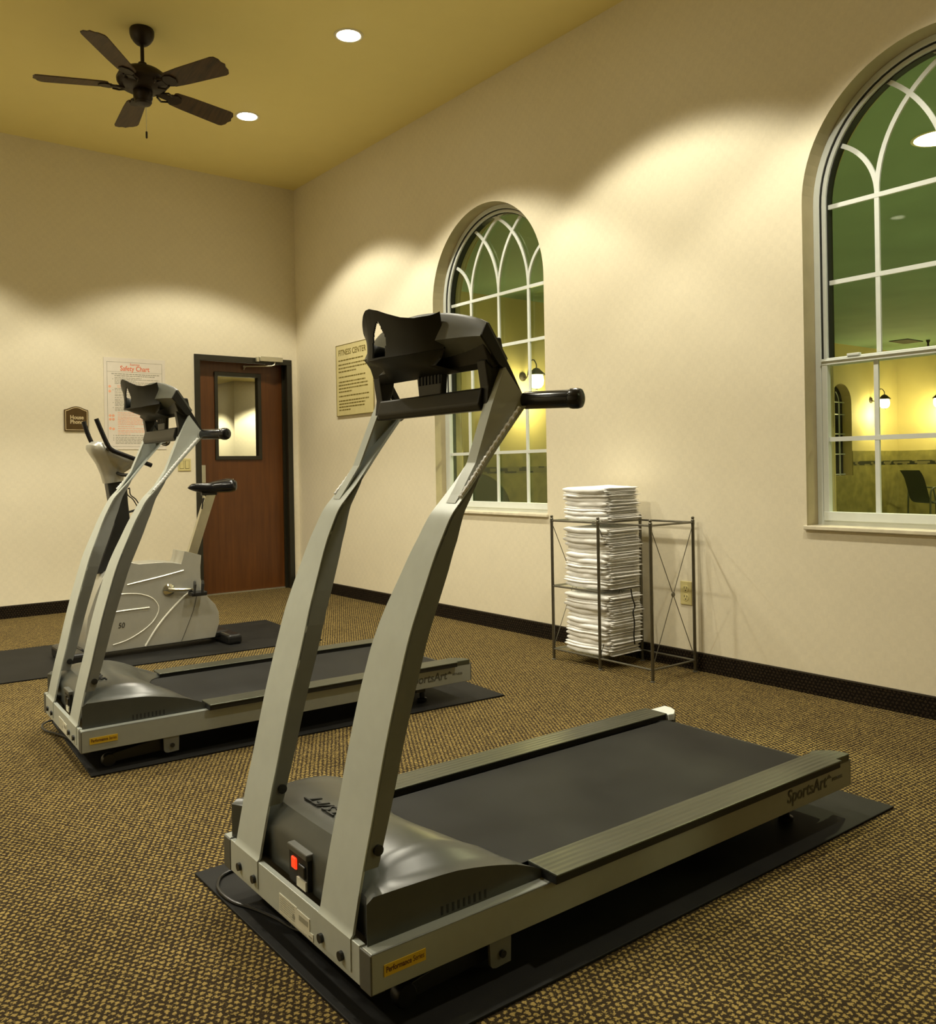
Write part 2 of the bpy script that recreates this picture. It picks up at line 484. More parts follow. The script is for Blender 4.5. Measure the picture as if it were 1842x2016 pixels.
# ---- arched windows ------------------------------------------------
def ring_band(bm, c, ro, ri, z0o, z0i, zs, x0, x1, n=40, mi=0):
    """flat arch-shaped frame between two arch outlines (open at nothing: closed bottom)"""
    A = arch_outline(c, ro, z0o, zs, n); Bq = arch_outline(c, ri, z0i, zs, n); N = len(A)
    va = [[bm.verts.new((x, p[0], p[1])) for p in P] for x in (x0, x1) for P in (A, Bq)]
    ao, ai, bo, bi = va
    for k in range(N):
        j = (k+1) % N
        for q in ((ao[k], ao[j], ai[j], ai[k]), (bo[k], bo[j], bi[j], bi[k]), (ao[k], ao[j], bo[j], bo[k]), (ai[k], ai[j], bi[j], bi[k])):
            fc = bm.faces.new(q); fc.material_index = mi
    return bm
def arc_strip(bm, cy, cz, R, a0, a1, x0, x1, wd, n=16):
    ra, rb = R-wd/2, R+wd/2; prev = None
    for k in range(n+1):
        a = a0+(a1-a0)*k/n
        ring = [bm.verts.new((x, cy+rr*math.cos(a), cz+rr*math.sin(a))) for x, rr in ((x0, ra), (x0, rb), (x1, rb), (x1, ra))]
        if prev:
            for q in range(4): bm.faces.new((prev[q], prev[(q+1) % 4], ring[(q+1) % 4], ring[q]))
        else: bm.faces.new(ring)
        prev = ring
    bm.faces.new(prev)
def window(n, c):
    wd = empty('window_%d' % n, (0, 0, 0)); wd['kind'] = 'structure'
    bm = BM(); ring_band(bm, c, .602, .572, SILL_Z-.03, SILL_Z+.03, SPRING, .095, .17)
    link('window_frame', bm, 'vinyl', wd, bevel=.003)
    bm = BM(); ring_band(bm, c, .5715, .568, SILL_Z+.03, SILL_Z+.032, SPRING, .10, .17)
    link('gasket', bm, 'gasket', wd)
    # upper fixed sash
    bm = BM(); ring_band(bm, c, .5675, .548, 1.545, 1.58, SPRING, .108, .165)
    link('upper_sash', bm, 'vinyl', wd, bevel=.003)
    bm = BM(); ring_band(bm, c, .548, .5425, 1.58, 1.582, SPRING, .122, .165)
    link('glazing_seal', bm, 'gasket', wd)
    # lower sash, nearer to the room
    bm = BM(); y0, y1 = c-.567, c+.567
    z0, z1 = SILL_Z+.012, 1.575
    box(bm, .088, y0, z0, .12, y0+.028, z1); box(bm, .088, y1-.028, z0, .12, y1, z1)
    box(bm, .086, y0, z0, .12, y1, z0+.042); box(bm, .086, y0, z1-.030, .12, y1, z1)
    box(bm, .08, y0, z1-.014, .088, y1, z1-.008)
    link('lower_sash', bm, 'vinyl', wd, bevel=.002)
    bm = BM(); box(bm, .079, y1-.19, z1, .1, y1-.13, z1+.012); box(bm, .079, y0+.13, z1, .1, y0+.19, z1+.012)
    link('sash_lock', bm, 'vinyl', wd, bevel=.002)
    MW = .021
    bm = BM()
    for dy in (-.31, 0, .31):
        box(bm, .128, c+dy-MW/2, 1.575, .140, c+dy+MW/2, SPRING)
    for z in (1.936, SPRING-.006):
        box(bm, .127, c-.548, z-MW/2, .141, c+.548, z+MW/2)
    def hit(cy, R, s):  # angle where arc leaves the glass
        for k in range(200):
            a = (PI if s > 0 else 0) + (-s)*k*.01
            y, z = cy+R*math.cos(a), R*math.sin(a)
            if k > 5 and math.hypot(y-c, z) > .55: return a
        return PI/2
    for ai, dy in enumerate((-.31, 0, .31)):
        for s in (1, -1):   # s=1: arc bends toward +y
            R = .30 if (dy == .31 and s == 1) or (dy == -.31 and s == -1) else .60
            cy = c+dy+s*R
            a0 = PI if s > 0 else 0
            xo = .0004*(ai*2+(s > 0))
            arc_strip(bm, cy, SPRING, R, a0, hit(cy, R, s), .1285+xo, .1395+xo, MW)
    link('muntin_grille', bm, 'vinyl', wd)
    bm = BM()
    for dy in (-.31, 0, .31): box(bm, .098, c+dy-MW/2, z0+.04, .110, c+dy+MW/2, z1-.02)
    box(bm, .097, c-.54, 1.195-MW/2, .111, c+.54, 1.195+MW/2)
    link('lower_muntins', bm, 'vinyl', wd)
    bm = BM(); prism(bm, arch_outline(c, .55, 1.57, SPRING), .150, .153, axis=0)
    link('upper_pane', bm, 'pane', wd)
    link('lower_pane', B(.114, c-.545, SILL_Z+.05, .117, c+.545, 1.555), 'pane', wd)
    bm = BM(); box(bm, -.018, c-.612, SILL_Z-.028, 0, c+.612, SILL_Z-.008)
    box(bm, -.001, c-.6, SILL_Z-.03, .25, c+.6, SILL_Z-.008)
    link('window_sill', bm, 'marble', wd, bevel=.004)
    return wd
window(1, W1C); window(2, W2C); window(3, W3C)

# ---- door ----------------------------------------------------------
dr = empty('door_1', (-.52, .1, 0)); dr['kind'] = 'structure'
def dpart(name, bm, m, parent=None, **k):
    bmesh.ops.translate(bm, verts=bm.verts, vec=(.52, -.1, 0))
    return link(name, bm, m, parent or dr, **k)
bm = BM()
for d0, d1 in ((-.012, .012), (.012, .2)):
    wdt = .05 if d0 < 0 else .035
    box(bm, -.985, d0, 0, -.985+wdt, d1, 2.13-wdt); box(bm, -.058-wdt, d0, 0, -.058, d1, 2.13-wdt)
    box(bm, -.985, d0, 2.13-wdt, -.058, d1, 2.13)
box(bm, -.115, .075, 0, -.09, .099, 2.09); box(bm, -.955, .075, 0, -.925, .099, 2.09)
dpart('door_frame', bm, 'dark_frame', bevel=.002)
leaf = wall_holes(BM(), [(-.948, .012), (-.095, .012), (-.095, 2.09), (-.948, 2.09)], [[(-.742, 1.235), (-.742, 1.965), (-.352, 1.965), (-.352, 1.235)]], .1, .145, 1)
lf = dpart('door_leaf', leaf, 'door')
bm = BM(); wall_holes(bm, [(-.768, 1.205), (-.322, 1.205), (-.322, 1.998), (-.768, 1.998)], [[(-.737, 1.24), (-.737, 1.96), (-.357, 1.96), (-.357, 1.24)]], .086, .150, 1)
dpart('vision_frame', bm, 'dark_frame', bevel=.003)
dpart('vision_pane', B(-.74, .118, 1.237, -.354, .122, 1.963), 'door_pane')
dpart('push_plate', B(-.915, .094, .865, -.86, .1, 1.16), 'alu', bevel=.002)
bm = BM(); box(bm, -.395, -.055, 2.098, -.165, -.012, 2.142); box(bm, -.425, -.05, 2.09, -.395, -.014, 2.135)
cl = dpart('door_closer', bm, 'alu', bevel=.006)
bm = T([(-.24, -.035, 2.095), (-.245, -.035, 2.072), (-.27, -.03, 2.062), (-.48, .05, 2.056), (-.49, .06, 2.05), (-.49, .085, 2.03)], .007)
lathe(bm, [(.012, -.004), (.012, .012)], c=(-.49, .07, 2.05), axis='z', n=12)
dpart('closer_arm', bm, 'alu', smooth=True)
dpart('light_leak_strip', B(-.94, .085, 0, -.1, .15, .011), 'alu')  # metal strip standing in for light leaking under the door

# corridor behind the door
def st(name, bm, m): return struct(name, bm, m)
struct('floor_corridor', B(-3, .11, -.05, 4.2, 9.2, 0), 'floor')
st('wall_corridor_left', B(1.24, 4.44, 0, 4.2, 9.2, 2.4), 'wall')
st('wall_corridor_far', B(-3, 9.1, 0, 1.24, 9.2, 2.6), 'wall')
st('wall_corridor_west', B(-3.1, .2, 0, -3.0, 9.2, 2.6), 'wall')
st('wall_corridor_face', B(1.24, 4.42, 0, 4.2, 4.44, 2.6), 'wall')
st('wall_corridor_east', B(4.2, .2, 0, 4.3, 4.5, 2.6), 'wall')
st('ceiling_corridor', B(-3, .2, 2.40, 4.2, 9.2, 2.5), 'ceiling')

# ================================================================== LIGHTS
def recessed_light(x, y, z, label, group, power, colr, spot=112, cat='ceiling light', rad=.072, lens='lens'):
    root = empty('recessed_ceiling_light', (x, y, z))
    bm = L([(rad, 0), (rad, -.004), (rad+.010, -.006), (rad+.017, -.003), (rad+.018, 0)], n=36)
    link('trim_ring', bm, 'trimring', root, smooth=True)
    link('lens', L([(rad-.001, -.001), (rad-.001, -.003), (rad*.75, -.010), (rad*.4, -.014), (.002, -.015)], n=36), lens, root, smooth=True)
    ld = bpy.data.lights.new('lamp', 'SPOT'); ld.energy = power; ld.color = colr
    ld.spot_size = math.radians(spot); ld.spot_blend = .22; ld.shadow_soft_size = .06
    lo = bpy.data.objects.new('lamp', ld); COL.objects.link(lo); lo.parent = root; lo.location = (0, 0, -.075)
    tag(root, label, cat, group)
    return root
for i, x in enumerate(CAN_X):
    for j, y in enumerate(CAN_Y):
        if i == 0 and j == 0: lb = 'round recessed ceiling light glowing beside the fan blade tip, nearer the room corner'; 
        elif i == 0 and j == 1: lb = 'round recessed ceiling light glowing near the top edge, right of the fan'
        else: lb = 'recessed ceiling light out of view, %s row, %s from back wall' % (('right', 'middle', 'left')[i], ('first', 'second', 'third', 'fourth')[j])
        if j == 3 and i > 0: continue      # these two are switched off and out of view
        recessed_light(x, y, ROOM_H, lb, None if i == 0 and j < 2 else 'recessed lights beyond the view', CAN_W, CAN_COL)

# ================================================================== CEILING FAN
fz = 3.395
fan = empty('ceiling_fan', (-2.088, -2.206, ROOM_H))
tag(fan, 'five-blade ceiling fan with dark bronze motor and brown wood blades hanging from the ceiling', 'ceiling fan')
Z = lambda z: z-ROOM_H
link('canopy', L([(.066, 0), (.070, -.008), (.070, -.030), (.064, -.052), (.050, -.074), (.036, -.088), (.024, -.095), (.012, -.096)], n=28), 'bronze', fan, smooth=True)
link('downrod', L([(.011, -.09), (.011, -.235)], n=16), 'bronze', fan, smooth=True)
link('rod_collar', L([(.012, -.195), (.024, -.2), (.028, -.215), (.028, -.235)], n=20), 'bronze', fan, smooth=True)
link('motor_housing', L([(.02, -.225), (.06, -.232), (.105, -.248), (.135, -.272), (.148, -.30), (.146, -.318), (.128, -.345), (.10, -.36), (.05, -.366)], n=36), 'bronze', fan, smooth=True)
link('switch_housing', L([(.05, -.36), (.056, -.37), (.055, -.405), (.048, -.425), (.05, -.432), (.042, -.445), (.01, -.452)], n=28), 'bronze', fan, smooth=True)
link('pull_chain', T([(.02, .01, -.445), (.02, .01, -.50), (.02, .01, -.60)], .0018, n=6), 'alu', fan)
link('chain_pull', L([(.003, -.64), (.006, -.635), (.006, -.60), (.002, -.597)], c=(.02, .01, 0), n=10), 'bronze', fan, smooth=True)
R0 = .605
for k in range(5):
    a = .188+k*2*PI/5
    piv = Matrix.Translation((0, 0, -.345)) @ Matrix.Rotation(math.radians(-3.5), 4, Vector((.79, -.612, 0))) @ Matrix.Translation((0, 0, .345)) @ Matrix.Rotation(a, 4, 'Z') @ Matrix.Translation((0, 0, -.345)) @ Matrix.Rotation(math.radians(-13), 4, 'X')
    out = [(.185, -.048), (.20, -.058), (.30, -.067), (R0-.05, -.076), (R0-.028, -.070), (R0-.012, -.045), (R0-.012, -.022), (R0, 0), (R0-.012, .022), (R0-.012, .045), (R0-.028, .070), (R0-.05, .076), (.30, .067), (.20, .058), (.185, .048)]
    bm = prism(BM(), out, 0, .007, axis=2)
    bmesh.ops.transform(bm, matrix=piv, verts=bm.verts)
    bl = link('blade', bm, 'blade', fan, bevel=.002)
    bm = BM()
    prism(bm, [(.17, -.035), (.20, -.045), (.235, -.032), (.25, 0), (.235, .032), (.20, .045), (.17, .035), (.155, 0)], -.008, 0, axis=2)
    prism(bm, [(.09, -.018), (.165, -.022), (.165, .022), (.09, .018)], -.010, -.001, axis=2)
    tube(bm, [(.10, -.02, -.012), (.14, -.045, -.012), (.175, -.03, -.010)], .006, n=6)
    tube(bm, [(.10, .02, -.012), (.14, .045, -.012), (.175, .03, -.010)], .006, n=6)
    bmesh.ops.transform(bm, matrix=piv, verts=bm.verts)
    link('blade_bracket', bm, 'bronze', bl)

# ================================================================== TREADMILL
TL, TW = 1.72, .726
ZB, ZT = .085, .163
def treadmill():
    t = empty('treadmill')
    # --- base frame
    bm = BM()
    box(bm, 0, 0, ZB, TL, .004, ZT); box(bm, 0, 0, ZT-.004, TL, .038, ZT); box(bm, 0, .034, ZB, TL, .038, ZT)
    link('side_rail', bm, 'rail', t, bevel=.0015)
    bm = BM()
    box(bm, 0, TW-.004, ZB, TL, TW, ZT); box(bm, 0, TW-.038, ZT-.004, TL, TW, ZT); box(bm, 0, TW-.038, ZB, TL, TW-.034, ZT)
    link('side_rail', bm, 'rail', t, bevel=.0015)
    link('front_plate', B(-.002, .044, ZB, .012, TW-.044, ZT), 'silver', t, bevel=.0015)
    for v0, v1 in ((.001, .043), (TW-.043, TW-.001)):
        o = link('end_cap', B(-.003, v0, ZB-.002, .03, v1, ZT-.002), 'capgrey', t, bevel=.002); o['label'] = 'dark grey corner cap'
        o = link('end_cap', B(TL-.012, v0, ZB, TL+.006, v1, ZT+.003), 'capgrey', t, bevel=.003); o['label'] = 'dark grey rear cap'
    link('underframe', B(.06, .05, ZB+.004, TL-.05, TW-.05, ZT-.012), 'blackmetal', t)
    # --- belt: loop over the rear roller
    bm = BM()
    prof = [(.30, .172), (TL-.12, .172)] + [(TL-.12+.045*math.sin(a), .127+.045*math.cos(a)) for a in [PI*k/10 for k in range(1, 11)]] + [(.30, .082)]
    g = [[bm.verts.new((p[0], v, p[1])) for v in (.098, TW-.098)] for p in prof]
    for i in range(len(g)-1): bm.faces.new((g[i][0], g[i+1][0], g[i+1][1], g[i][1]))
    link('running_belt', bm, 'belt', t, smooth=True)
    link('rear_roller', L([(.042, .06), (.042, TW-.06)], c=(TL-.12, 0, .127), axis='y', n=20), 'blackmetal', t, smooth=True)
    # --- foot rails
    for s in (0, 1):
        Y = (lambda v: v) if s == 0 else (lambda v: TW-v)
        a, b = sorted((Y(-.022), Y(.078)))
        bm = BM(); prism(bm, [(.462, Y(-.022)), (.462, Y(.078)), (TL-.085, Y(.078)), (TL-.085, Y(-.022))], .181, .1865, axis=2)
        link('foot_rail', bm, 'footrail', t, bevel=.002)
        link('rail_underlip', B(.462, a+.004, .164, TL-.088, b-.004, .181), 'slot', t)
        bm = BM()
        prism(bm, [(TL-.085, Y(.0)), (TL-.085, Y(.085)), (TL-.06, Y(.09)), (TL-.02, Y(.06)), (TL-.004, Y(.03)), (TL-.004, Y(.0))], .160, .1845, axis=2)
        link('rail_end_cap', bm, 'footrail' if s == 0 else 'vinyl', t, bevel=.003)
    # --- motor hood
    side = [(0, .245), (.03, .255), (.13, .254), (.33, .251), (.43, .248), (.56, .238), (.70, .222), (.79, .209), (.88, .188), (.96, .17), (1, .164)]
    cen = [(0, .243), (.05, .268), (.10, .290), (.2, .298), (.34, .302), (.5, .297), (.65, .278), (.8, .246), (.92, .208), (1, .178)]
    uend = [(.03, .51), (.074, .454), (.123, .411), (.20, .382), (.273, .361), (.363, .356), (.453, .361), (.526, .382), (.603, .411), (.652, .454), (.696, .51)]
    vs = [.03, .031, .055, .078, .10, .12, .145, .18, .24, .30, .363]
    vs = vs + [TW-x for x in reversed(vs[:-1])]
    ts = [0, .03, .06, .10, .15, .2, .28, .36, .44, .52, .6, .68, .76, .84, .9, .95, 1]
    def wgt(v):
        d = min(v, TW-v)
        return interp(d, [(.031, 0), (.10, .80), (.17, .97), (.22, 1), (.36, 1)])
    bm = BM()
    g = []
    for v in vs:
        ue = interp(v, uend); k = wgt(v); row = []
        for tt in ts:
            uf0 = interp(min(v, TW-v), [(.031, .008), (.06, .026), (.09, .029)])
            row.append(bm.verts.new((uf0+tt*(ue-uf0), v, interp(tt, side)*(1-k)+interp(tt, cen)*k)))
        g.append(row)
    for i in range(len(vs)-1):
        for j in range(len(ts)-1):
            bm.faces.new((g[i][j], g[i+1][j], g[i+1][j+1], g[i][j+1]))
    # skirt
    rim = [g[0][j] for j in range(len(ts)-1, -1, -1)] + [g[i][0] for i in range(1, len(vs))] + [g[-1][j] for j in range(1, len(ts))]
    low = [bm.verts.new((v.co.x, v.co.y, .160)) for v in rim]
    for a in range(len(rim)-1): bm.faces.new((rim[a], rim[a+1], low[a+1], low[a]))
    back = [g[i][-1] for i in range(len(vs))]; lowb = [bm.verts.new((v.co.x, v.co.y, .168)) for v in back]
    for a in range(len(back)-1): bm.faces.new((back[a], back[a+1], lowb[a+1], lowb[a]))
    hood = link('motor_hood', bm, 'hood', t, smooth=True)
    for v in (.0292, TW-.0312):
        bm = BM()
        for k in range(9): box(bm, .184+k*.0142, v, .168, .189+k*.0142, v+.002, .186)
        link('vent_slots', bm, 'slot', hood)
    # moulded lettering, reads from the runner's side (upper plane of the hood)
    nx = Vector((.02, 0, .0035)).normalized()
    text('SPORTS/FT', .046, 'slot', 'lettering', hood, frame_mat((.132, .175, .3012), (0, 1, 0), (-1, 0, .02)), sx=1.30, shear=.35, ext=.0018)
    # --- power switch recess
    sw = link('power_switch', B(.018, .298, .164, .030, .388, .235), 'slot', t)
    bm = BM(); box(bm, .014, .296, .232, .034, .392, .248); link('switch_bezel', bm, 'capgrey', sw, bevel=.004, seg=3)
    rk = link('rocker', B(.014, .349, .197, .024, .373, .223), 'redlamp', sw, bevel=.003); rk['label'] = 'lit red rocker switch'
    link('cord_socket', B(.013, .306, .190, .024, .337, .218), 'blackmetal', sw, bevel=.003)
    link('socket_plate', B(.014, .302, .166, .023, .345, .186), 'whitelabel', sw)
    # --- stickers
    st_ = link('rating_label', prism(BM(), [(.399, .134), (.399, .090), (.236, .090), (.236, .105), (.252, .105), (.252, .132), (.312, .132), (.312, .134)], -.0035, -.002, axis=0), 'whitelabel', t)
    bm = BM(); rnd = random.Random(3)
    for rr in range(7):
        y = .395
        while y > .325:
            wv = rnd.uniform(.006, .02); box(bm, -.0040, max(y-wv, .322), .129-rr*.005, -.0036, y, .1305-rr*.005); y -= wv+.003
    box(bm, -.0040, .258, .112, -.0036, .300, .124)
    lathe(bm, [(.006, -.0040), (.006, -.0036)], c=(0, .326, .108), axis='x', n=12)
    box(bm, -.0040, .262, .094, -.0036, .39, .0945); box(bm, -.0040, .24, .094, -.0036, .255, .098)
    link('label_print', bm, 'ink_grey', st_)
    yl = link('series_label', B(.026, -.0016, .112, .123, 0, .135), 'yellow', t); yl['label'] = 'yellow label with dark lettering'
    text('Performance', .0158, 'ink_brown', 'lettering', yl, frame_mat((.030, -.0018, .1195), (1, 0, 0), (0, 0, 1)), sx=.72, ext=.0003, bold=.0003)
    text('Series', .0158, 'ink_brown', 'lettering', yl, frame_mat((.0925, -.0018, .1195), (1, 0, 0), (0, 0, 1)), sx=.70, ext=.0003)
    text('SportsArt', .052, 'capgrey', 'maker_lettering', t, frame_mat((1.378, -.0012, .112), (1, 0, 0), (0, 0, 1)), sx=.98, shear=.15, ext=.0004, bold=.0006)
    bm = prism(BM(), [(1.588, .134), (1.612, .134), (1.598, .146)], -.0014, -.0008, axis=1)
    link('maker_mark', bm, 'capgrey', t)
    text('FITNESS', .014, 'capgrey', 'maker_lettering', t, frame_mat((1.615, -.0012, .122), (1, 0, 0), (0, 0, 1)), sx=1.15, ext=.0004)
    # --- lift bracket, lift legs, feet
    bm = BM(); prism(bm, [(.289, ZB), (.349, ZB), (.347, .028), (.306, .026), (.296, .029), (.291, .036)], .004, .012, axis=1)
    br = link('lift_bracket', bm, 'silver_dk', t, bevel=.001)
    link('bolt', L([(.008, .0), (.008, .005), (.002, .005)], c=(.322, -.002, .053), axis='y', n=16), 'blackmetal', br)
    bm = BM(); prism(bm, [(.289, ZB), (.349, ZB), (.347, .028), (.306, .026), (.296, .029), (.291, .036)], TW-.012, TW-.004, axis=1)
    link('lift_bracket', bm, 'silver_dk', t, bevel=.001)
    for v in (.035, TW-.060):
        bm = prism(BM(), [(.34, .075), (.34, .035), (.30, .03), (.09, .022), (.085, .045), (.12, .055), (.28, .08)], v, v+.025, axis=1)
        lg = link('lift_leg', bm, 'blackmetal', t, bevel=.002)
        link('wheel', L([(.022, 0), (.025, .004), (.025, .026), (.022, .03)], c=(.10, v-.002, .031), axis='y', n=24), 'black', lg, smooth=True)
    for v in (.07, TW-.1):
        link('rear_foot', L([(.022, .006), (.022, .02), (.012, .024), (.012, .09)], c=(1.50, v+.015, 0), n=18), 'black', t, smooth=True)
    link('crossbar', B(1.44, .04, .06, 1.49, TW-.04, .085), 'blackmetal', t)
    # --- uprights
    F = [(.100, -.0045), (.164, -.0045), (.170, .001), (.247, .017), (.313, .032), (.38, .049), (.457, .067), (.545, .089), (.644, .117), (.744, .148), (.845, .19), (.90, .214), (.939, .234), (.985, .260), (1.02, .291), (1.055, .323), (1.11, .368), (1.165, .416), (1.229, .474)]
    VO = [(.1, .075), (.85, .075), (1.229, .077)]
    VI = [(.1, .211), (.62, .211), (.70, .207), (.78, .195), (.86, .177), (.93, .163), (1.0, .153), (1.1, .145), (1.229, .125)]
    DP = [(.285, .0), (.30, .036), (.45, .042), (.64, .046), (.79, .049), (.87, .048), (.93, .043), (.98, .033), (1.02, .020), (1.055, .008), (1.075, .0)]
    Fs = [(p.x, p.y) for p in smooth_pts([(a, b, 0) for a, b in F[2:]], 5)]
    F = F[:2] + Fs
    zs = []
    for (a, _), (b, _) in zip(F, F[1:]):
        n = max(1, int((b-a)/.02))
        zs += [a+(b-a)*k/n for k in range(n)]
    zs.append(1.229)
    for s in (0, 1):
        Y = (lambda v: v) if s == 0 else (lambda v: TW-v)
        bm = BM(); th = .006
        fr, bk = [], []
        for z in zs:
            uu = interp(z, F)
            fr.append((bm.verts.new((uu, Y(interp(z, VO)), z)), bm.verts.new((uu, Y(interp(z, VI)), z))))
            du = th*(1.0 if z < .9 else 1.4)
            bk.append((bm.verts.new((uu+du, Y(interp(z, VO)), z)), bm.verts.new((uu+du, Y(interp(z, VI)), z))))
        for i in range(len(zs)-1):
            bm.faces.new((fr[i][0], fr[i+1][0], fr[i+1][1], fr[i][1])); bm.faces.new((bk[i][0], bk[i][1], bk[i+1][1], bk[i+1][0]))
            for e in (0, 1): bm.faces.new((fr[i][e], fr[i+1][e], bk[i+1][e], bk[i][e]))
        for i in (0, -1): bm.faces.new((fr[i][0], fr[i][1], bk[i][1], bk[i][0]))
        up = link('upright', bm, 'silver', t, smooth=True)
        for which in (VO, VI):
            sg = 1 if which is VO else -1
            bm = BM(); prev = None
            zz = [z for z in zs if .285 < z <= 1.075] + [1.075]
            zz = sorted(set([.288]+[round(z, 4) for z in zz]))
            for z in zz:
                d = max(.0015, interp(z, DP)); u0 = interp(z, F)+.003; v = interp(z, which)
                if z < .29: d = .034
                ring = [bm.verts.new((x, Y(vv), z)) for x, vv in ((u0, v), (u0+d, v), (u0+d, v+sg*.004), (u0, v+sg*.004))]
                if prev:
                    for q in range(4): bm.faces.new((prev[q], prev[(q+1) % 4], ring[(q+1) % 4], ring[q]))
                else: bm.faces.new(ring)
                prev = ring
            bm.faces.new(prev)
            # lower tab that reaches down behind the hood edge
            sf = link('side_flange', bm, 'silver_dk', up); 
            if which is VO:
                link('bolt', L([(.011, 0), (.011, -sg*.006 if s == 0 else sg*.006), (.004, -sg*.007 if s == 0 else sg*.007)], c=(.062, Y(.075), .322), axis='y', n=16), 'blackmetal', sf)
            else:
                link('bolt', L([(.011, 0), (.011, sg*.006 if s == 1 else -sg*.006), (.004, sg*.007 if s == 1 else -sg*.007)], c=(.062, Y(.211), .322), axis='y', n=16), 'blackmetal', sf)
        for vv in (.109, .194):
            link('bolt', L([(.0095, -.012), (.0095, -.0045)], c=(0, Y(vv), .118), axis='x', n=18), 'blackmetal', up)
        # gusset bracket
        po, pt = .088, .100
        bm = BM()
        tri = [(.297, po, 1.018), (.330, po, 1.060), (.372, po, 1.108), (.425, po, 1.167), (.492, po, 1.243), (.441, pt, 1.318), (.4, .098, 1.232), (.345, .092, 1.10)]
        a = [bm.verts.new((p[0], Y(p[1]), p[2])) for p in tri]; b = [bm.verts.new((p[0], Y(p[1]+.004), p[2])) for p in tri]
        ntri = tessellate_polygon([[Vector((p[0], p[2], 0)) for p in tri]])
        for q in ntri:
            bm.faces.new([a[i] for i in q]); bm.faces.new([b[i] for i in q])
        for k in range(len(tri)): bm.faces.new((a[k], a[(k+1) % 8], b[(k+1) % 8], b[k]))
        gs = link('gusset_plate', bm, 'silver', t)
        bm = BM(); prev = None
        for (uu, v, z, wd_) in ((.284, .089, 1.012, .034), (.297, .089, 1.030, .034), (.345, .092, 1.10, .033), (.4, .098, 1.232, .032), (.441, .101, 1.318, .020)):
            ring = [bm.verts.new((x, Y(y), z)) for x, y in ((uu-.002, v), (uu-.002, v+wd_), (uu+.003, v+wd_), (uu+.003, v))]
            if prev:
                for q in range(4): bm.faces.new((prev[q], prev[(q+1) % 4], ring[(q+1) % 4], ring[q]))
            else: bm.faces.new(ring)
            prev = ring
        bm.faces.new(prev)
        link('gusset_lip', bm, 'silver', gs)
        pts = [(interp(z, F)-.003, Y(.083), z) for z in (1.024, 1.07, 1.11, 1.165, 1.226)]
        pts = smooth_pts(pts, 14)
        bm = T(pts, [.0052+.0012*math.sin(k*2.1) for k in range(len(pts))], n=8)
        link('weld_seam', bm, 'weld', gs, smooth=True)
        # handlebar grip
        sgn = 1 if s == 0 else -1
        d = Vector((.34, -.94*sgn, -.02)).normalized(); p0 = Vector((.488, Y(.104), 1.243))
        hb = link('handlebar', T([p0-d*.012, p0+d*.012], .018, n=18), 'silver', t, smooth=True)
        pr = [(.0, .0185), (.004, .0205), (.118, .0205), (.120, .0225), (.126, .0235), (.138, .0235), (.145, .0215), (.149, .014), (.150, .004)]
        link('grip', T([p0+d*(.010+x) for x, _ in pr], [q for _, q in pr], n=24), 'grip', hb, smooth=True)
    # --- console
    c = BM()
    NV = 24; v0, v1 = .108, TW-.108
    def ztop(v):
        q = (v-.363)/.255; return 1.419 + .048*(1-q*q)**.8 if abs(q) < 1 else 1.419
    def ufr(v):
        q = (v-.363)/.255; return .372 - .03*max(0, 1-q*q)
    rings = []
    for k in range(NV+1):
        v = v0+(v1-v0)*k/NV; zt = ztop(v); uf = ufr(v); e = (zt-1.419)
        rings.append([c.verts.new((a, v, z)) for a, z in
                      ((uf+.002, 1.386+e*.15), (uf+.010, 1.400+e*.5), (uf+.017, zt-.006), (uf+.022, zt), (uf+.030, zt-.001), (.455, 1.340), (.448, 1.326), (.425, 1.328))])
    for k in range(NV):
        for q in range(8):
            c.faces.new((rings[k][q], rings[k][(q+1) % 8], rings[k+1][(q+1) % 8], rings[k+1][q]))
    for R in (rings[0], rings[-1]): c.faces.new(R)
    con = link('console', c, 'console_top', t, smooth=True)
    # display face on the runner's side
    bm = BM()
    def dsp(a, b):
        v = .14+(TW-.28)*a; z = 1.345+.06*b
        return (.4525-(z-1.340)*.62+.0035, v, z)
    gq = grid(bm, dsp, 4, 3); link('display_panel', bm, 'slot', con)
    # back of the console, dark
    bm = BM()
    prism(bm, [(.380, 1.388), (.44, 1.388), (.452, 1.330), (.418, 1.318), (.402, 1.330)], v0+.004, v1-.004, axis=1)
    link('console_back', bm, 'console', con, bevel=.003)
    # side arms down to the handlebars
    for s in (0, 1):
        Y = (lambda v: v) if s == 0 else (lambda v: TW-v)
        bm = prism(BM(), [(.376, 1.388), (.393, 1.420), (.452, 1.332), (.500, 1.252), (.487, 1.243), (.440, 1.316), (.425, 1.325)], Y(.104), Y(.120), axis=1)
        link('side_arm', bm, 'console', con, bevel=.002)
        bm = prism(BM(), [(.395, 1.335), (.445, 1.335), (.440, 1.30), (.425, 1.262), (.415, 1.222), (.398, 1.222), (.404, 1.275)], Y(.118), Y(.150), axis=1)
        link('side_arm', bm, 'console', con, bevel=.003)
    # lower cross bar
    bm = prism(BM(), [(.392, 1.220), (.386, 1.236), (.396, 1.272), (.43, 1.276), (.43, 1.222)], .135, TW-.150, axis=1)
    link('lower_bar', bm, 'console', con, bevel=.004)
    # centre column with vents
    bm = BM()
    prof = [(1.340, .286, .420), (1.32, .292, .412), (1.272, .298, .405), (1.24, .30, .40)]
    prev = None
    for z, a, b in prof:
        ring = [bm.verts.new(p) for p in ((.402, a+.006, z), (.402, b-.006, z), (.418, b, z), (.418, a, z))]
        if prev:
            for q in range(4): bm.faces.new((prev[q], prev[(q+1) % 4], ring[(q+1) % 4], ring[q]))
        else: bm.faces.new(ring)
        prev = ring
    bm.faces.new(prev)
    link('centre_column', bm, 'console', con, bevel=.004)
    bm = BM()
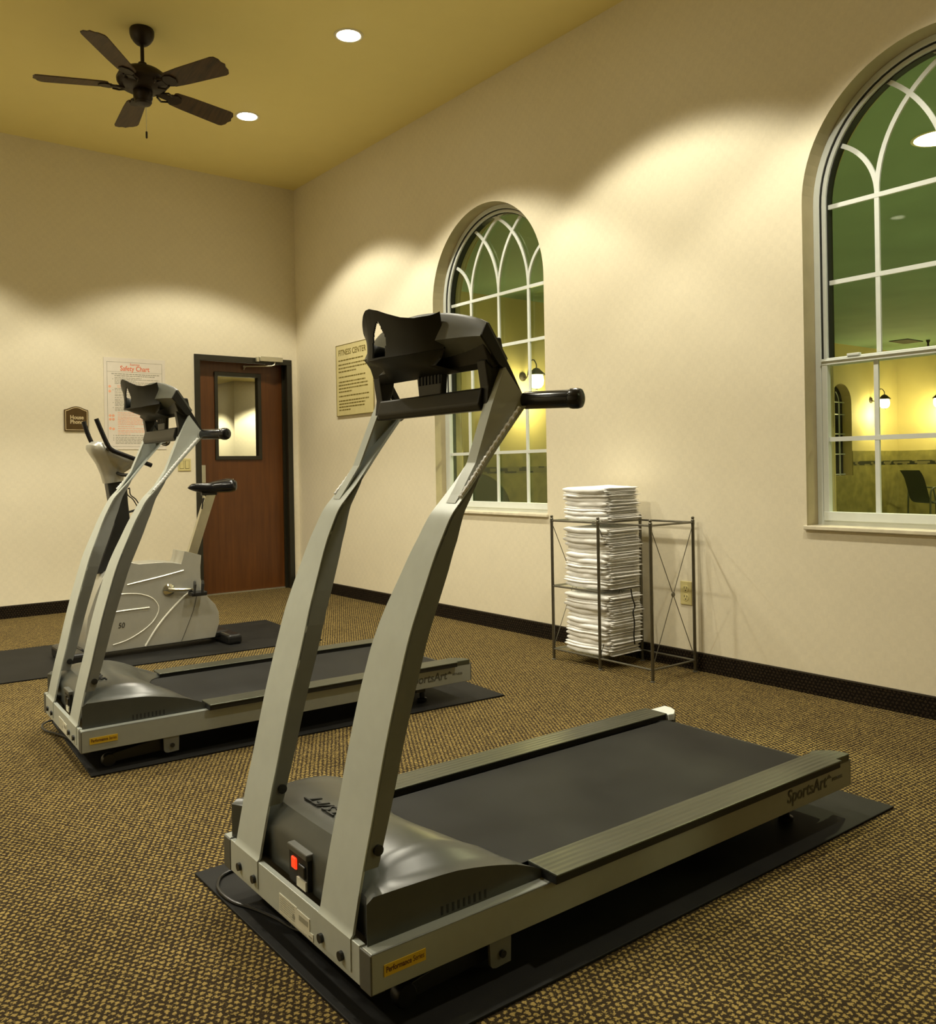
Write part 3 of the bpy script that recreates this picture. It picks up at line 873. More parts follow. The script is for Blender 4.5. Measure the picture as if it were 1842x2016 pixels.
    for k in range(7): box(bm, .3995, .304+k*.0145, 1.298, .403, .310+k*.0145, 1.326)
    link('column_vents', bm, 'slot', con)
    # front pocket: curved shell that sweeps from a sharp near tip round the nose
    plan = smooth_pts([(.356, .236, 0), (.322, .272, 0), (.297, .315, 0), (.279, .362, 0), (.268, .400, 0), (.266, .428, 0), (.276, .450, 0), (.298, .466, 0), (.328, .476, 0), (.362, .480, 0)], 14)
    NP = len(plan)
    top = [(0, 1.459), (.06, 1.450), (.14, 1.446), (.22, 1.451), (.30, 1.463), (.38, 1.475), (.46, 1.482), (.52, 1.480), (.58, 1.468), (.64, 1.448), (.70, 1.428), (.78, 1.41), (1, 1.40)]
    bot = [(0, 1.372), (.2, 1.362), (.45, 1.357), (.7, 1.358), (1, 1.372)]
    bm = BM(); NZ = 26; th = .005
    def shell(off):
        G = []
        for i, p in enumerate(plan):
            s = i/(NP-1); a = plan[max(0, i-1)]; b = plan[min(NP-1, i+1)]; tn = (b-a).normalized(); nn = Vector((-tn.y, tn.x, 0))
            if nn.x > 0: nn = -nn
            zt, zb = interp(s, top), interp(s, bot); row = []
            for j in range(NZ+1):
                q = j/NZ; z = zb+(zt-zb)*q
                fl = .006*(q-.5)**2*4 - .002        # slight waist
                pp = p + nn*(fl-off) + Vector((.010*(1-q), 0, 0))
                row.append(bm.verts.new((pp.x, pp.y, z)))
            G.append(row)
        return G
    G0, G1 = shell(0), shell(th)
    def cut(i, j):
        s = (i+.5)/(NP-1); q = (j+.5)/NZ
        m = .395+.02*(1-q); hw = .064 if q < .40 else .064*max(0, 1-((q-.40)/.38)**1.5)
        return abs(s-m) < hw and .05 < q < .78
    for i in range(NP-1):
        for j in range(NZ):
            if not cut(i, j):
                bm.faces.new((G0[i][j], G0[i+1][j], G0[i+1][j+1], G0[i][j+1])); bm.faces.new((G1[i][j], G1[i][j+1], G1[i+1][j+1], G1[i+1][j]))
    for e in [e for e in bm.edges]: pass
    for i in range(NP-1):
        for j in (0, NZ): bm.faces.new((G0[i][j], G0[i+1][j], G1[i+1][j], G1[i][j]))
    for i in (0, NP-1):
        for j in range(NZ): bm.faces.new((G0[i][j], G0[i][j+1], G1[i][j+1], G1[i][j]))
    # rim of the cut-out
    for i in range(NP-1):
        for j in range(NZ):
            if cut(i, j): continue
            for di, dj, e in ((1, 0, ((1, 0), (1, 1))), (-1, 0, ((0, 0), (0, 1))), (0, 1, ((0, 1), (1, 1))), (0, -1, ((0, 0), (1, 0)))):
                if 0 <= i+di < NP-1 and 0 <= j+dj < NZ and cut(i+di, j+dj):
                    (a, b), (c2, d2) = e
                    try: bm.faces.new((G0[i+a][j+b], G0[i+c2][j+d2], G1[i+c2][j+d2], G1[i+a][j+b]))
                    except ValueError: pass
    link('bottle_pocket', bm, 'console', con, smooth=True)
    # pocket floor and the nose under it, blending down to the column
    bm = BM()
    lowl = [Vector((p.x+.012, p.y, interp(i/(NP-1), bot)+.001)) for i, p in enumerate(plan)]
    mid = [Vector((.345+.03*abs(s/(NP-1)-.5), .262+(.520-.262)*s/(NP-1), 1.335)) for s in range(NP)]
    end = [Vector((.405, .225+(.585-.225)*s/(NP-1), 1.318)) for s in range(NP)]
    A = [[bm.verts.new(p) for p in row] for row in (lowl, [a.lerp(b, .5)+Vector((.004, 0, -.003)) for a, b in zip(lowl, mid)], mid, end)]
    for r_ in range(3):
        for i in range(NP-1): bm.faces.new((A[r_][i], A[r_][i+1], A[r_+1][i+1], A[r_+1][i]))
    cen_ = [bm.verts.new((.385, p.y, p.z+.012)) for p in lowl]
    for i in range(NP-1): bm.faces.new((A[0][i], A[0][i+1], cen_[i+1], cen_[i]))
    link('pocket_base', bm, 'console', con, smooth=True)
    # power cord
    link('power_cord', T(smooth_pts([(.12, .33, .02), (.063, .434, .012), (.045, .52, .012), (.022, .599, .012), (-.004, .663, .012), (-.010, .73, .012), (.004, .787, .012), (.05, .83, .012), (.20, .84, .012)], 5), .0045, n=8), 'black', t, smooth=True)
    return t

tmA = treadmill()
tmA.location = (-2.9182, -6.0387, 0); tmA.rotation_euler = (0, 0, -.0065)
tag(tmA, 'large grey treadmill in the foreground with lit red switch, on the nearest black mat', 'treadmill', 'treadmills')
tmB = copy_tree(tmA)
tmB.location = (-2.9639, -4.1271, 0); tmB.rotation_euler = (0, 0, -.0411)
tag(tmB, 'farther grey treadmill standing between the near treadmill and the exercise bike', 'treadmill', 'treadmills')
for ch in tmB.children:
    for g2 in ch.children:
        if g2.name.startswith('rocker'):
            g2.data = g2.data.copy(); g2.data.materials[0] = M['blackmetal']; g2['label'] = 'dark unlit rocker switch'

# ================================================================== MATS
def floor_mat(pose, u0, v0, u1, v1, label):
    bm = B(0, 0, 0, u1-u0, v1-v0, .007)
    o = link('rubber_mat', bm, 'mat', None, bevel=.002)
    X, Y, th = pose
    o.location = (X+u0*math.cos(th)-v0*math.sin(th), Y+u0*math.sin(th)+v0*math.cos(th), 0.0005)
    o.rotation_euler = (0, 0, th); tag(o, label, 'floor mat', 'black rubber floor mats'); return o
floor_mat((-2.9182, -6.0387, .002), -.012, -.083, 1.853, .895, 'black rubber mat under the foreground treadmill')
floor_mat((-2.9639, -4.1271, -.0665), .025, -.026, 1.865, .84, 'black rubber mat under the farther treadmill')
floor_mat((-3.15, -2.335, -.055), 0, 0, 2.06, .96, 'black rubber mat under the exercise bike')

# ================================================================== EXERCISE BIKE
bk = empty('exercise_bike', (-2.0, -2.0, .007))
tag(bk, 'silver upright exercise bike with black seat standing in front of the back wall', 'exercise bike')
def bp(name, bm, m, parent=None, **k):
    bmesh.ops.translate(bm, verts=bm.verts, vec=(2.0, 2.0, -.007))
    return link(name, bm, m, parent or bk, **k)
YN, YF = -2.10, -1.90
sil = [(-2.44, .045), (-2.445, .118), (-2.425, .262), (-2.38, .39), (-2.33, .50), (-2.25, .565), (-2.18, .565), (-2.128, .548), (-2.05, .550), (-1.984, .548), (-1.92, .540), (-1.875, .530), (-1.862, .56), (-1.852, .607), (-1.745, .573), (-1.752, .50), (-1.752, .43), (-1.735, .36), (-1.71, .31), (-1.66, .255), (-1.638, .205), (-1.635, .14), (-1.665, .048)]
body = bp('body_shroud', prism(BM(), sil, YN, YF, axis=1), 'bikesilver', bevel=.022, seg=4, smooth=True)
def edge_line(pts, r=.0045, m='bike_glint'):  # bright tubes stand in for reflections along the shroud edges
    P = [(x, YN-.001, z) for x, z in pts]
    bp('shroud_edge_line', T(smooth_pts(P, 6), r, n=8), m, None, smooth=True)
edge_line([(-2.20, .430), (-2.159, .437), (-2.0, .462), (-1.86, .488)])
edge_line([(-1.805, .355), (-1.86, .325), (-1.962, .231), (-2.04, .14), (-2.10, .05)], .006)
edge_line([(-2.25, .378), (-2.202, .377), (-2.12, .366), (-2.053, .335), (-2.018, .285), (-2.022, .24), (-2.06, .185), (-2.132, .135), (-2.21, .10), (-2.288, .083)], .0035)
edge_line([(-2.30, .275), (-2.215, .279), (-2.072, .281)], .0045)
edge_line([(-1.775, .345), (-1.80, .24), (-1.845, .13), (-1.88, .05)], .0015, 'blackmetal')
text('50', .045, 'ink', 'model_lettering', bk, Matrix.Translation((2.0, 2.0, -.007)) @ frame_mat((-2.258, YN-.0018, .178), (1, 0, 0), (0, 0, 1)), sx=.85, shear=.2, ext=.0006)
bp('base_rail', B(-2.46, -2.06, .035, -1.56, -1.94, .075), 'blackmetal', bevel=.01)
bm = BM(); box(bm, -1.625, -2.215, .004, -1.53, -1.79, .070)
bp('stabilizer', bm, 'black', bevel=.02, seg=3)
bm = BM(); box(bm, -2.56, -2.215, .004, -2.46, -1.79, .080)
bp('stabilizer', bm, 'black', bevel=.02, seg=3)
# crank and pedals
for s in (1, -1):
    y = YN if s == 1 else YF
    bm = L([(.036, 0), (.036, -.010*s), (.028, -.014*s), (.012, -.02*s)], c=(-1.955, y, .378), axis='y', n=28)
    hb = bp('crank_hub', bm, 'chrome', smooth=True)
    a = Vector((-1.955, y-.022*s, .378)); b = Vector((-1.80, y-.035*s, .366)) if s == 1 else Vector((-2.10, y-.035*s, .39))
    bp('crank_arm', T([a-(b-a)*.06, a, b], [.012, .014, .010], n=10), 'chrome', hb, smooth=True)
    bm = BM(); box(bm, b.x-.045, b.y-.015*s-.045, b.z-.035, b.x+.055, b.y-.015*s+.045-.02*s, b.z-.008)
    pd = bp('pedal', bm, 'black', hb, bevel=.006)
    bp_s = BM()
    for xx in (-.03, .02):
        tube(bp_s, [(b.x+xx, b.y-.06*s, b.z-.02), (b.x+xx+.01, b.y-.055*s, b.z+.035), (b.x+xx+.02, b.y-.02*s, b.z+.052), (b.x+xx+.03, b.y+.015*s, b.z-.01)], .008, n=6)
    bp('pedal_strap', bp_s, 'black', None)
# seat post, clamp, saddle
bm = BM()
A0, A1 = Vector((-1.775, -2.0, .56)), Vector((-1.638, -2.0, .962))
d = (A1-A0).normalized(); sd = Vector((d.z, 0, -d.x))
for sgn in ():
    pass
pts4 = [A0+sd*.030, A0-sd*.030, A1-sd*.030, A1+sd*.030]
prism(bm, [(p.x, p.z) for p in pts4], -2.018, -1.982, axis=1)
bp('seat_post', bm, 'chrome', bevel=.006)
bm = BM(); tube(bm, [(-1.69, -2.02, .93), (-1.70, -2.02, .90), (-1.705, -2.022, .86)], .005, n=6)
bp('height_scale', bm, 'blackmetal')
bp('seat_clamp', B(-1.70, -2.02, .945, -1.60, -1.98, .968), 'blackmetal', bevel=.006)
bm = BM(); NL, NA = 22, 20; rings = []
for i in range(NL+1):
    q = i/NL; x = -1.785+.305*q
    wv = interp(q, [(0, .008), (.06, .022), (.2, .034), (.45, .050), (.65, .090), (.82, .112), (.94, .100), (1, .04)])
    zt = interp(q, [(0, 1.000), (.08, 1.022), (.25, 1.026), (.45, 1.026), (.7, 1.042), (.88, 1.052), (.96, 1.045), (1, 1.02)])
    zb = interp(q, [(0, .992), (.06, .982), (.2, .968), (.5, .962), (.8, .960), (.95, .964), (1, .985)])
    rings.append([bm.verts.new((x, -2.0+wv*math.copysign(abs(math.cos(a))**.7, math.cos(a)), (zt+zb)/2+(zt-zb)/2*math.copysign(abs(math.sin(a))**.7, math.sin(a)))) for a in [2*PI*k/NA for k in range(NA)]])
for i in range(NL):
    for k in range(NA): bm.faces.new((rings[i][k], rings[i][(k+1) % NA], rings[i+1][(k+1) % NA], rings[i+1][k]))
bm.faces.new(rings[0]); bm.faces.new(rings[-1])
bp('saddle', bm, 'grip', smooth=True)
# column
bm = BM()
prism(bm, [(-2.285, 1.045), (-2.172, 1.050), (-2.166, .92), (-2.150, .748), (-2.215, .635), (-2.26, .52), (-2.36, .50), (-2.30, .66), (-2.250, .80)], -2.04, -1.96, axis=1)
bp('column', bm, 'blackmetal', bevel=.008)
# bottle cage
bm = BM()
for yy in (-2.03, -1.97):
    tube(bm, smooth_pts([(-2.165, yy, 1.0), (-2.155, yy, 1.005), (-2.15, yy, .965), (-2.118, yy, .935), (-2.092, yy, .885), (-2.105, yy, .872), (-2.160, yy, .858)], 4), .0035, n=6)
tube(bm, [(-2.092, -2.03, .885), (-2.092, -1.97, .885)], .0035, n=6)
bp('bottle_cage', bm, 'blackmetal')
# console pod
bm = BM(); rings = []
for (x0, z0, x1, z1, hw, n_) in ((-2.297, 1.036, -2.187, 1.050, .055, 0), (-2.310, 1.09, -2.18, 1.10, .062, 0), (-2.335, 1.155, -2.140, 1.125, .078, 0), (-2.365, 1.205, -2.105, 1.145, .10, 0), (-2.388, 1.245, -2.11, 1.165, .115, 0), (-2.385, 1.268, -2.16, 1.195, .115, 0), (-2.355, 1.288, -2.24, 1.245, .10, 0), (-2.325, 1.292, -2.285, 1.28, .06, 0)):
    N = 20; cxx, czz = (x0+x1)/2, (z0+z1)/2; ax = Vector((x1-x0, 0, z1-z0))/2
    rings.append([bm.verts.new((cxx+ax.x*math.copysign(abs(math.cos(a))**.75, math.cos(a)), -2.0+hw*math.copysign(abs(math.sin(a))**.75, math.sin(a)), czz+ax.z*math.copysign(abs(math.cos(a))**.75, math.cos(a)))) for a in [2*PI*k/20 for k in range(20)]])
for i in range(len(rings)-1):
    for k in range(20): bm.faces.new((rings[i][k], rings[i][(k+1) % 20], rings[i+1][(k+1) % 20], rings[i+1][k]))
bm.faces.new(rings[0]); bm.faces.new(rings[-1])
pod = bp('console_pod', bm, 'bikesilver', smooth=True)
for s in (-1, 1):
    yb = -2.0+s*.15
    path = smooth_pts([(-2.372 if s < 0 else -2.366, yb, 1.415), (-2.345, yb, 1.345), (-2.310, yb, 1.262), (-2.285, yb, 1.232), (-2.24, yb, 1.212), (-2.12, yb, 1.165), (-2.06, yb, 1.14)], 5)
    hb = bp('handlebar', T(path, .0135, n=14), 'grip', smooth=True)
    bp('lower_handle', T(smooth_pts([(-2.235, yb*.35-2.0*.65, 1.10), (-2.222, -2.0+s*.10, 1.088), (-2.19, -2.0+s*.15, 1.086), (-2.155, -2.0+s*.15, 1.100), (-2.12, -2.0+s*.13, 1.135)], 5), .010, n=10), 'black', None, smooth=True)
    bp('handlebar_bracket', T([(-2.30, -2.0+s*.09, 1.24), (-2.295, yb, 1.242)], .012, n=10), 'black', None, smooth=True)

# ================================================================== TOWEL RACK
RX0, RX1 = -.376, -.04
RY = (-3.848, -4.206, -4.566)
rk = empty('wire_rack', (-.21, -4.2, 0))
tag(rk, 'pewter metal rack frame with crossed side wires standing against the right wall', 'rack')
def rp(name, bm, m='rack', parent=None, **k):
    bmesh.ops.translate(bm, verts=bm.verts, vec=(.21, 4.2, 0))
    return link(name, bm, m, parent or rk, **k)
for x in (RX0, RX1):
    for y in RY:
        pr = [(.0135, .0), (.0135, .003), (.007, .006), (.0085, .010), (.0085, .772), (.0095, .775), (.0095, .797), (.006, .801), (.0085, .806), (.0085, .812), (.004, .816)]
        rp('post', L(pr, c=(x, y, 0), n=14), smooth=True)
def bar(name, a, b, r=.0055): rp(name, T([a, b], r, n=8), smooth=True)
for z in (.785, .060):
    for x in (RX0, RX1):
        bar('shelf_rail', (x, RY[0], z), (x, RY[2], z))
    for y in RY: bar('shelf_rail', (RX0, y, z), (RX1, y, z))
for x in (RX0, RX1): bar('shelf_rail', (x, RY[0], .416), (x, RY[1], .416))
for y in RY[:2]: bar('shelf_rail', (RX0, y, .416), (RX1, y, .416))
for y in RY:
    bm = BM(); tube(bm, [(RX0, y, .775), (RX1, y, .07)], .0022, n=6); tube(bm, [(RX0, y, .07), (RX1, y, .775)], .0022, n=6)
    cb = rp('cross_brace', bm)
    rp('brace_knot', L([(.004, -.005), (.012, -.003), (.014, 0), (.012, .003), (.004, .005)], c=((RX0+RX1)/2, y, .4225), axis='y', n=14), 'rack', cb, smooth=True)
for z in (.7915, .4225, .0665):
    rp('glass_shelf', B(RX0+.006, RY[1]+.006, z-.0015, RX1-.006, RY[0]-.006, z+.0015), 'shelfglass')
sc = link('hanging_cord', T(smooth_pts([(-.212, -4.285, .425), (-.206, -4.287, .38), (-.190, -4.290, .33), (-.203, -4.289, .30), (-.195, -4.290, .24), (-.200, -4.289, .17), (-.193, -4.288, .125)], 5), [.004]*31, n=6), 'black', None, smooth=True)
tag(sc, 'thin black cord hanging from the side wires of the rack over the towels', 'cord')

# ================================================================== TOWELS
def towel_mesh(seed, h=.0275, wx=.262, wy=.330):
    """one folded towel: a soft rounded fold on the room side, loose hems at the near end"""
    rnd = random.Random(seed); bm = BM()
    def wave(X, Y):      # every towel of a pile follows the same gentle sag
        return .006*math.sin(X*11+.6)*math.cos(Y*9)+.0045*noise.noise(Vector((X*8+seed*.15, Y*8, 2.0)))+.0018*noise.noise(Vector((X*30, Y*30, seed)))
    def slab(y0, y1, x0, x1, zc, th, NY, n2, ex, ez, sd):
        rings = []
        for j in range(NY+1):
            q = j/NY; y = y0+(y1-y0)*q
            fx = x0+.007*noise.noise(Vector((sd*3.1, q*3.2, 0)))
            pinch = interp(q, [(0, .35), (.04, .8), (.12, 1), (.92, 1), (1, .5)])
            ring = []
            for k in range(n2):
                a = 2*PI*k/n2; ca, sa = math.cos(a), math.sin(a)
                X = (fx+x1)/2-(x1-fx)/2*math.copysign(abs(ca)**ex, ca)
                Yv = y+.010*noise.noise(Vector((X*17, sd*3.3, 5)))*(1-q)**2
                ring.append(bm.verts.new((X, Yv, zc+th*pinch*math.copysign(abs(sa)**ez, sa)+wave(X, Yv))))
            rings.append(ring)
        for j in range(NY):
            for k in range(n2): bm.faces.new((rings[j][k], rings[j][(k+1) % n2], rings[j+1][(k+1) % n2], rings[j+1][k]))
        bm.faces.new(rings[0]); bm.faces.new(rings[-1])
    fx = -wx/2+rnd.uniform(-.008, .006)
    if seed % 3 == 2:
        slab(-wy/2+.02, wy/2, fx, wx/2, h*.27, h*.31, 16, 36, .16, .75, seed)
        slab(-wy/2+.02, wy/2, fx+rnd.uniform(-.004, .008), wx/2, h*.76, h*.31, 16, 36, .16, .75, seed+.4)
    else:
        slab(-wy/2+.02, wy/2, fx, wx/2, h*.5, h*.60, 16, 40, .14, .8, seed)
    nl = rnd.choice((3, 3, 4))
    for k in range(nl):
        zc = h*(k+.5)/nl
        slab(-wy/2+rnd.uniform(-.006, .016), -wy/2+.09, fx+.012+rnd.uniform(0, .02), wx/2+rnd.uniform(-.015, .014), zc, h/nl*.46, 6, 30, .2, .7, seed+k*1.7)
    bmesh.ops.recalc_face_normals(bm, faces=bm.faces)
    me = bpy.data.meshes.new('folded_towel'); bm.to_mesh(me); bm.free(); me.materials.append(M['towel'])
    for p in me.polygons: p.use_smooth = True
    return me
TM = [towel_mesh(s) for s in range(9)]
ORD = ['topmost', 'second', 'third', 'fourth', 'fifth', 'sixth', 'seventh', 'eighth', 'ninth', 'tenth', 'eleventh', 'twelfth', 'thirteenth']
def pile(z0, z1, n, where, grp):
    h = (z1-z0)/n
    for k in range(n):
        o = bpy.data.objects.new('folded_towel', TM[(k*5+n) % 9]); COL.objects.link(o)
        rnd = random.Random(k*13+n)
        o.location = (-.222+rnd.uniform(-.008, .008), -4.090+rnd.uniform(-.010, .008), z0+k*h)
        o.rotation_euler = (0, 0, rnd.uniform(-.045, .045))
        o.scale = (rnd.uniform(.95, 1.03), rnd.uniform(.97, 1.03), h/.0275)
        i = n-1-k
        if k == 0: lb = 'white folded towel at the very bottom of the pile on %s' % where
        elif i == 0: lb = 'topmost white folded towel of the pile on %s' % where
        else: lb = '%s white folded towel from the top of the pile on %s' % (ORD[i], where)
        tag(o, lb, 'towel', grp)
pile(.794, .972, 7, 'top of the rack', 'towels on top of the rack')
pile(.4245, .752, 12, "the rack's middle shelf", 'towels on the middle shelf')
pile(.0685, .392, 12, "the rack's bottom shelf", 'towels on the bottom shelf')

# ================================================================== SIGNS AND PLATES
# safety chart poster
ps = link('safety_poster', B(-.2505, -.004, -.379, .2505, -.0005, .379), 'paper', None, loc=(-1.4895, 0, 1.676))
tag(ps, 'white exercise safety chart poster with orange-red title on the back wall behind the farther treadmill', 'poster')
def rect_line(bm, x0, z0, x1, z1, wd, y0, y1):
    box(bm, x0, y0, z0, x1, y1, z0+wd); box(bm, x0, y0, z1-wd, x1, y1, z1)
    box(bm, x0, y0, z0, x0+wd, y1, z1); box(bm, x1-wd, y0, z0, x1, y1, z1)
bm = BM(); rect_line(bm, -.225, -.355, .225, .345, .0022, -.0047, -.0040); box(bm, -.225, -.0047, .262, .225, -.0040, .264)
link('printed_border', bm, 'ink_grey', ps)
def para(bm, x0, x1, z, h, rnd, y=-.0047, y1=-.0040):
    x = x0
    while x < x1-.004:
        wv = rnd.uniform(.010, .034); box(bm, x, y, z, min(x+wv, x1), y1, z+h); x += wv+.0045
rnd = random.Random(11)
bd, brd = BM(), BM()
para(bd, -.19, .20, .243, .006, rnd); para(bd, -.165, .17, .228, .006, rnd)
z = .212; row = 0
while z > -.335:
    red = (.125 < z < .162) or (-.262 < z < -.065)
    x1 = .20 if rnd.random() < .62 else rnd.uniform(-.05, .15)
    para(brd if red else bd, -.165 if not red else -.145, x1, z, .0045, rnd)
    if rnd.random() < .35 and not red: box(bd, -.183, -.0047, z, -.176, -.0040, z+.005)
    z -= .0122 if rnd.random() < .7 else .017
link('printed_text', bd, 'ink_grey', ps); link('printed_red_text', brd, 'ink_pale_red', ps)
text('Safety Chart', .058, 'ink_red', 'title_lettering', ps, frame_mat((0, -.0045, .274), (1, 0, 0), (0, 0, 1)), align='CENTER', sx=.82, ext=.0004, bold=.0006)
text('Exercise', .026, 'ink_red', 'title_lettering', ps, frame_mat((0, -.0045, .319), (1, 0, 0), (0, 0, 1)), align='CENTER', sx=.9, ext=.0004)
bm = BM()
for (cx_, cz_) in ((-.205, .14), (-.205, .10), (-.205, -.10), (-.18, -.10), (-.205, -.13), (-.18, -.13), (-.205, -.205), (-.18, -.21)):
    lathe(bm, [(.011, -.0047), (.011, -.0040)], c=(cx_, 0, cz_), axis='y', n=10)
    lathe(bm, [(.005, -.0049), (.005, -.0047)], c=(cx_, 0, cz_), axis='y', n=8)
link('printed_symbols', bm, 'ink_pale_red', ps)

# fitness centre rules sign on the right wall
fs = link('rules_sign', B(-.012, -.306, -.306, -.008, .306, .306), 'acrylic', None, loc=(0, -1.073, 1.8655), bevel=.001)
tag(fs, 'pale yellow fitness centre rules sign on the right wall behind the near console', 'sign')
bm = BM()
def rl(y0, z0, y1, z1, wd, x0, x1):
    box(bm, x0, y0, z0, x1, y1, z0+wd); box(bm, x0, y0, z1-wd, x1, y1, z1); box(bm, x0, y0, z0, x1, y0+wd, z1); box(bm, x0, y1-wd, z0, x1, y1, z1)
rl(-.306, -.306, .306, .306, .005, -.0135, -.0119)
link('sign_border', bm, 'ink_olive', fs)
bm = BM()
for yy, zz in ((-.29, -.29), (.29, -.29), (-.29, .29), (.29, .29)):
    lathe(bm, [(.006, -.008), (.006, 0)], c=(0, yy, zz), axis='x', n=10)
link('standoff', bm, 'alu', fs)
text('FITNESS CENTER', .070, 'ink_olive', 'title_lettering', fs, frame_mat((-.0125, .262, .214), (0, -1, 0), (0, 0, 1)), sx=.87, ext=.0004, bold=.0008)
bm = BM(); rnd = random.Random(5)
def parar(y0, y1, z, h):
    y = y0
    while y > y1+.004:
        wv = rnd.uniform(.012, .045); box(bm, -.0128, max(y-wv, y1), z, -.0120, y, z+h); y -= wv+.007
for z, ln in ((.165, .42), (.128, .46), (.098, .46), (.068, .30), (.022, .44), (-.02, .44), (-.048, .48), (-.076, .48), (-.104, .22), (-.142, .50), (-.182, .49), (-.208, .43), (-.234, .43), (-.260, .19)):
    parar(.262, .262-ln, z, .011)
link('printed_text', bm, 'ink_olive', fs)

# house phone plaque
def plaque_out(w_, h_, rise, n=10):
    pts = [(-w_, -h_), (w_, -h_), (w_, h_)]
    pts += [(w_-2*w_*k/n, h_+rise*(math.sin(PI*k/n)**1.6)) for k in range(1, n)]
    return pts + [(-w_, h_)]
pq = link('room_plaque', prism(BM(), plaque_out(.09, .085, .028), -.012, 0, axis=1), 'plaque', None, loc=(-1.957, 0, 1.530), bevel=.002)
tag(pq, 'small brown arched House Phone plaque on the back wall', 'sign')
a = plaque_out(.083, .078, .028); b = plaque_out(.0785, .0735, .027)
bm = BM(); wall_holes(bm, a, [b], -.0135, -.0118, 1); link('cream_border', bm, 'plaque_cream', pq)
text('House\nPhone', .044, 'plaque_cream', 'lettering', pq, frame_mat((-.048, -.0132, .010), (1, 0, 0), (0, 0, 1)), sx=.88, ext=.0006, bold=.0012)

# switch plate and outlet
sp_ = link('light_switch', B(-.056, -.007, -.054, .056, 0, .054), 'ivory', None, loc=(-1.086, 0, 1.165), bevel=.003)
tag(sp_, 'ivory double light switch plate left of the door', 'light switch')
for dx in (-.024, .024):
    link('rocker', B(dx-.016, -.010, -.033, dx+.016, -.006, .033), 'ivory', sp_, bevel=.002)
    link('rocker_gap', B(dx-.018, -.0075, -.035, dx+.018, -.0068, .035), 'slot', sp_)
ol = link('electrical_outlet', B(-.006, -.037, -.063, 0, .037, .063), 'ivory', None, loc=(0, -4.486, .402), bevel=.003)
tag(ol, 'ivory electrical outlet on the right wall behind the towel rack', 'outlet')
for dz in (-.023, .023):
    sk = link('socket', L([(.019, -.008), (.019, -.005)], c=(0, 0, dz), axis='x', n=20), 'ivory', ol, bevel=.001)
    bm = BM(); box(bm, -.0088, -.010, dz+.001, -.0078, -.007, dz+.011); box(bm, -.0088, .007, dz+.001, -.0078, .010, dz+.011); box(bm, -.0088, -.003, dz-.012, -.0078, .003, dz-.006)
    link('socket_slots', bm, 'slot', sk)
nl = link('wall_screw', L([(.004, -.006), (.005, -.004), (.003, 0)], c=(0, 0, 0), axis='x', n=10), 'alu', None, loc=(0, -2.165, .774))
tag(nl, 'tiny screw in the right wall below the left edge of the far window', 'screw')

# ================================================================== POOL ROOM BEYOND THE WINDOWS
PX1, PH = 11.52, 3.0
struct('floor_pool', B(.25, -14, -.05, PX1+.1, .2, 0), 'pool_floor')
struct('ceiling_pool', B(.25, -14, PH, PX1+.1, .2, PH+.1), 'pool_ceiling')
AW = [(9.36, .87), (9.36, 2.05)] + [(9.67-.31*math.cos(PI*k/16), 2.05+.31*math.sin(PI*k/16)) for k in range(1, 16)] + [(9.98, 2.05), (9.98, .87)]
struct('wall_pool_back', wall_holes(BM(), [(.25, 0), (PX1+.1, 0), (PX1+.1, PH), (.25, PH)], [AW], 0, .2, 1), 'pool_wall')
struct('wall_pool_far', B(PX1, -14, 0, PX1+.1, 0, PH), 'pool_wall')
struct('wall_pool_front', B(.25, -14.1, 0, PX1+.1, -14, PH), 'pool_wall')
struct('wall_pool_near', B(.25, -14, 0, .26, ROOM_Y0, PH), 'pool_wall')
# lining of the shared wall on the pool side
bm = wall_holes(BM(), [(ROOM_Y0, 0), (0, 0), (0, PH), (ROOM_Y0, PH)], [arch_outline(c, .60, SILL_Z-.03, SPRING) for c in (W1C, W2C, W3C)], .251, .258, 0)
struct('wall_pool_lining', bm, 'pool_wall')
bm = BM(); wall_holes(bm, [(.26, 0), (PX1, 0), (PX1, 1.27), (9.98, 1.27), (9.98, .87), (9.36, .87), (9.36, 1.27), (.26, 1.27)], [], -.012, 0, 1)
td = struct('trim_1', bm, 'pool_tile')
bm = BM(); box(bm, .26, -.014, 1.03, 9.36, -.011, 1.10); box(bm, 9.98, -.014, 1.03, PX1, -.011, 1.10)
link('mosaic_border', bm, 'tileband', td)
td = struct('trim_2', B(PX1-.012, -14, 0, PX1, -.012, 1.27), 'pool_tile')
link('mosaic_border', B(PX1-.014, -14, 1.03, PX1-.011, -.014, 1.10), 'tileband', td)
w4 = empty('window_4', (9.67, .1, .87)); w4['kind'] = 'structure'
bm = BM()
def tw4(x, z): return x-9.67, z-.87
pts = [tw4(*p) for p in AW]
prism(bm, pts, .06, .065, axis=1); link('pane', bm, 'slot', w4)
bm = BM()
for x in (-.155, 0, .155): box(bm, x-.008, .02, 0, x+.008, .04, 1.18)
for z in (.02, .35, .68, 1.0, 1.2): box(bm, -.31, .02, z-.008, .31, .04, z+.008)
arc_strip_pts = [(.31-.31*math.cos(k*PI/2/10)-.31, 1.18+.31*math.sin(k*PI/2/10)) for k in range(11)]
for s in (1, -1):
    tube(bm, [(s*(-.155+.23*(1-math.cos(a))), .03, 1.18+.23*math.sin(a)) for a in [k*.12 for k in range(9)]], .007, n=5)
link('muntin_grille', bm, 'vinyl', w4)
struct('wall_pool_outside', B(9.1, .5, 0, 10.3, .55, 2.6), 'slot')

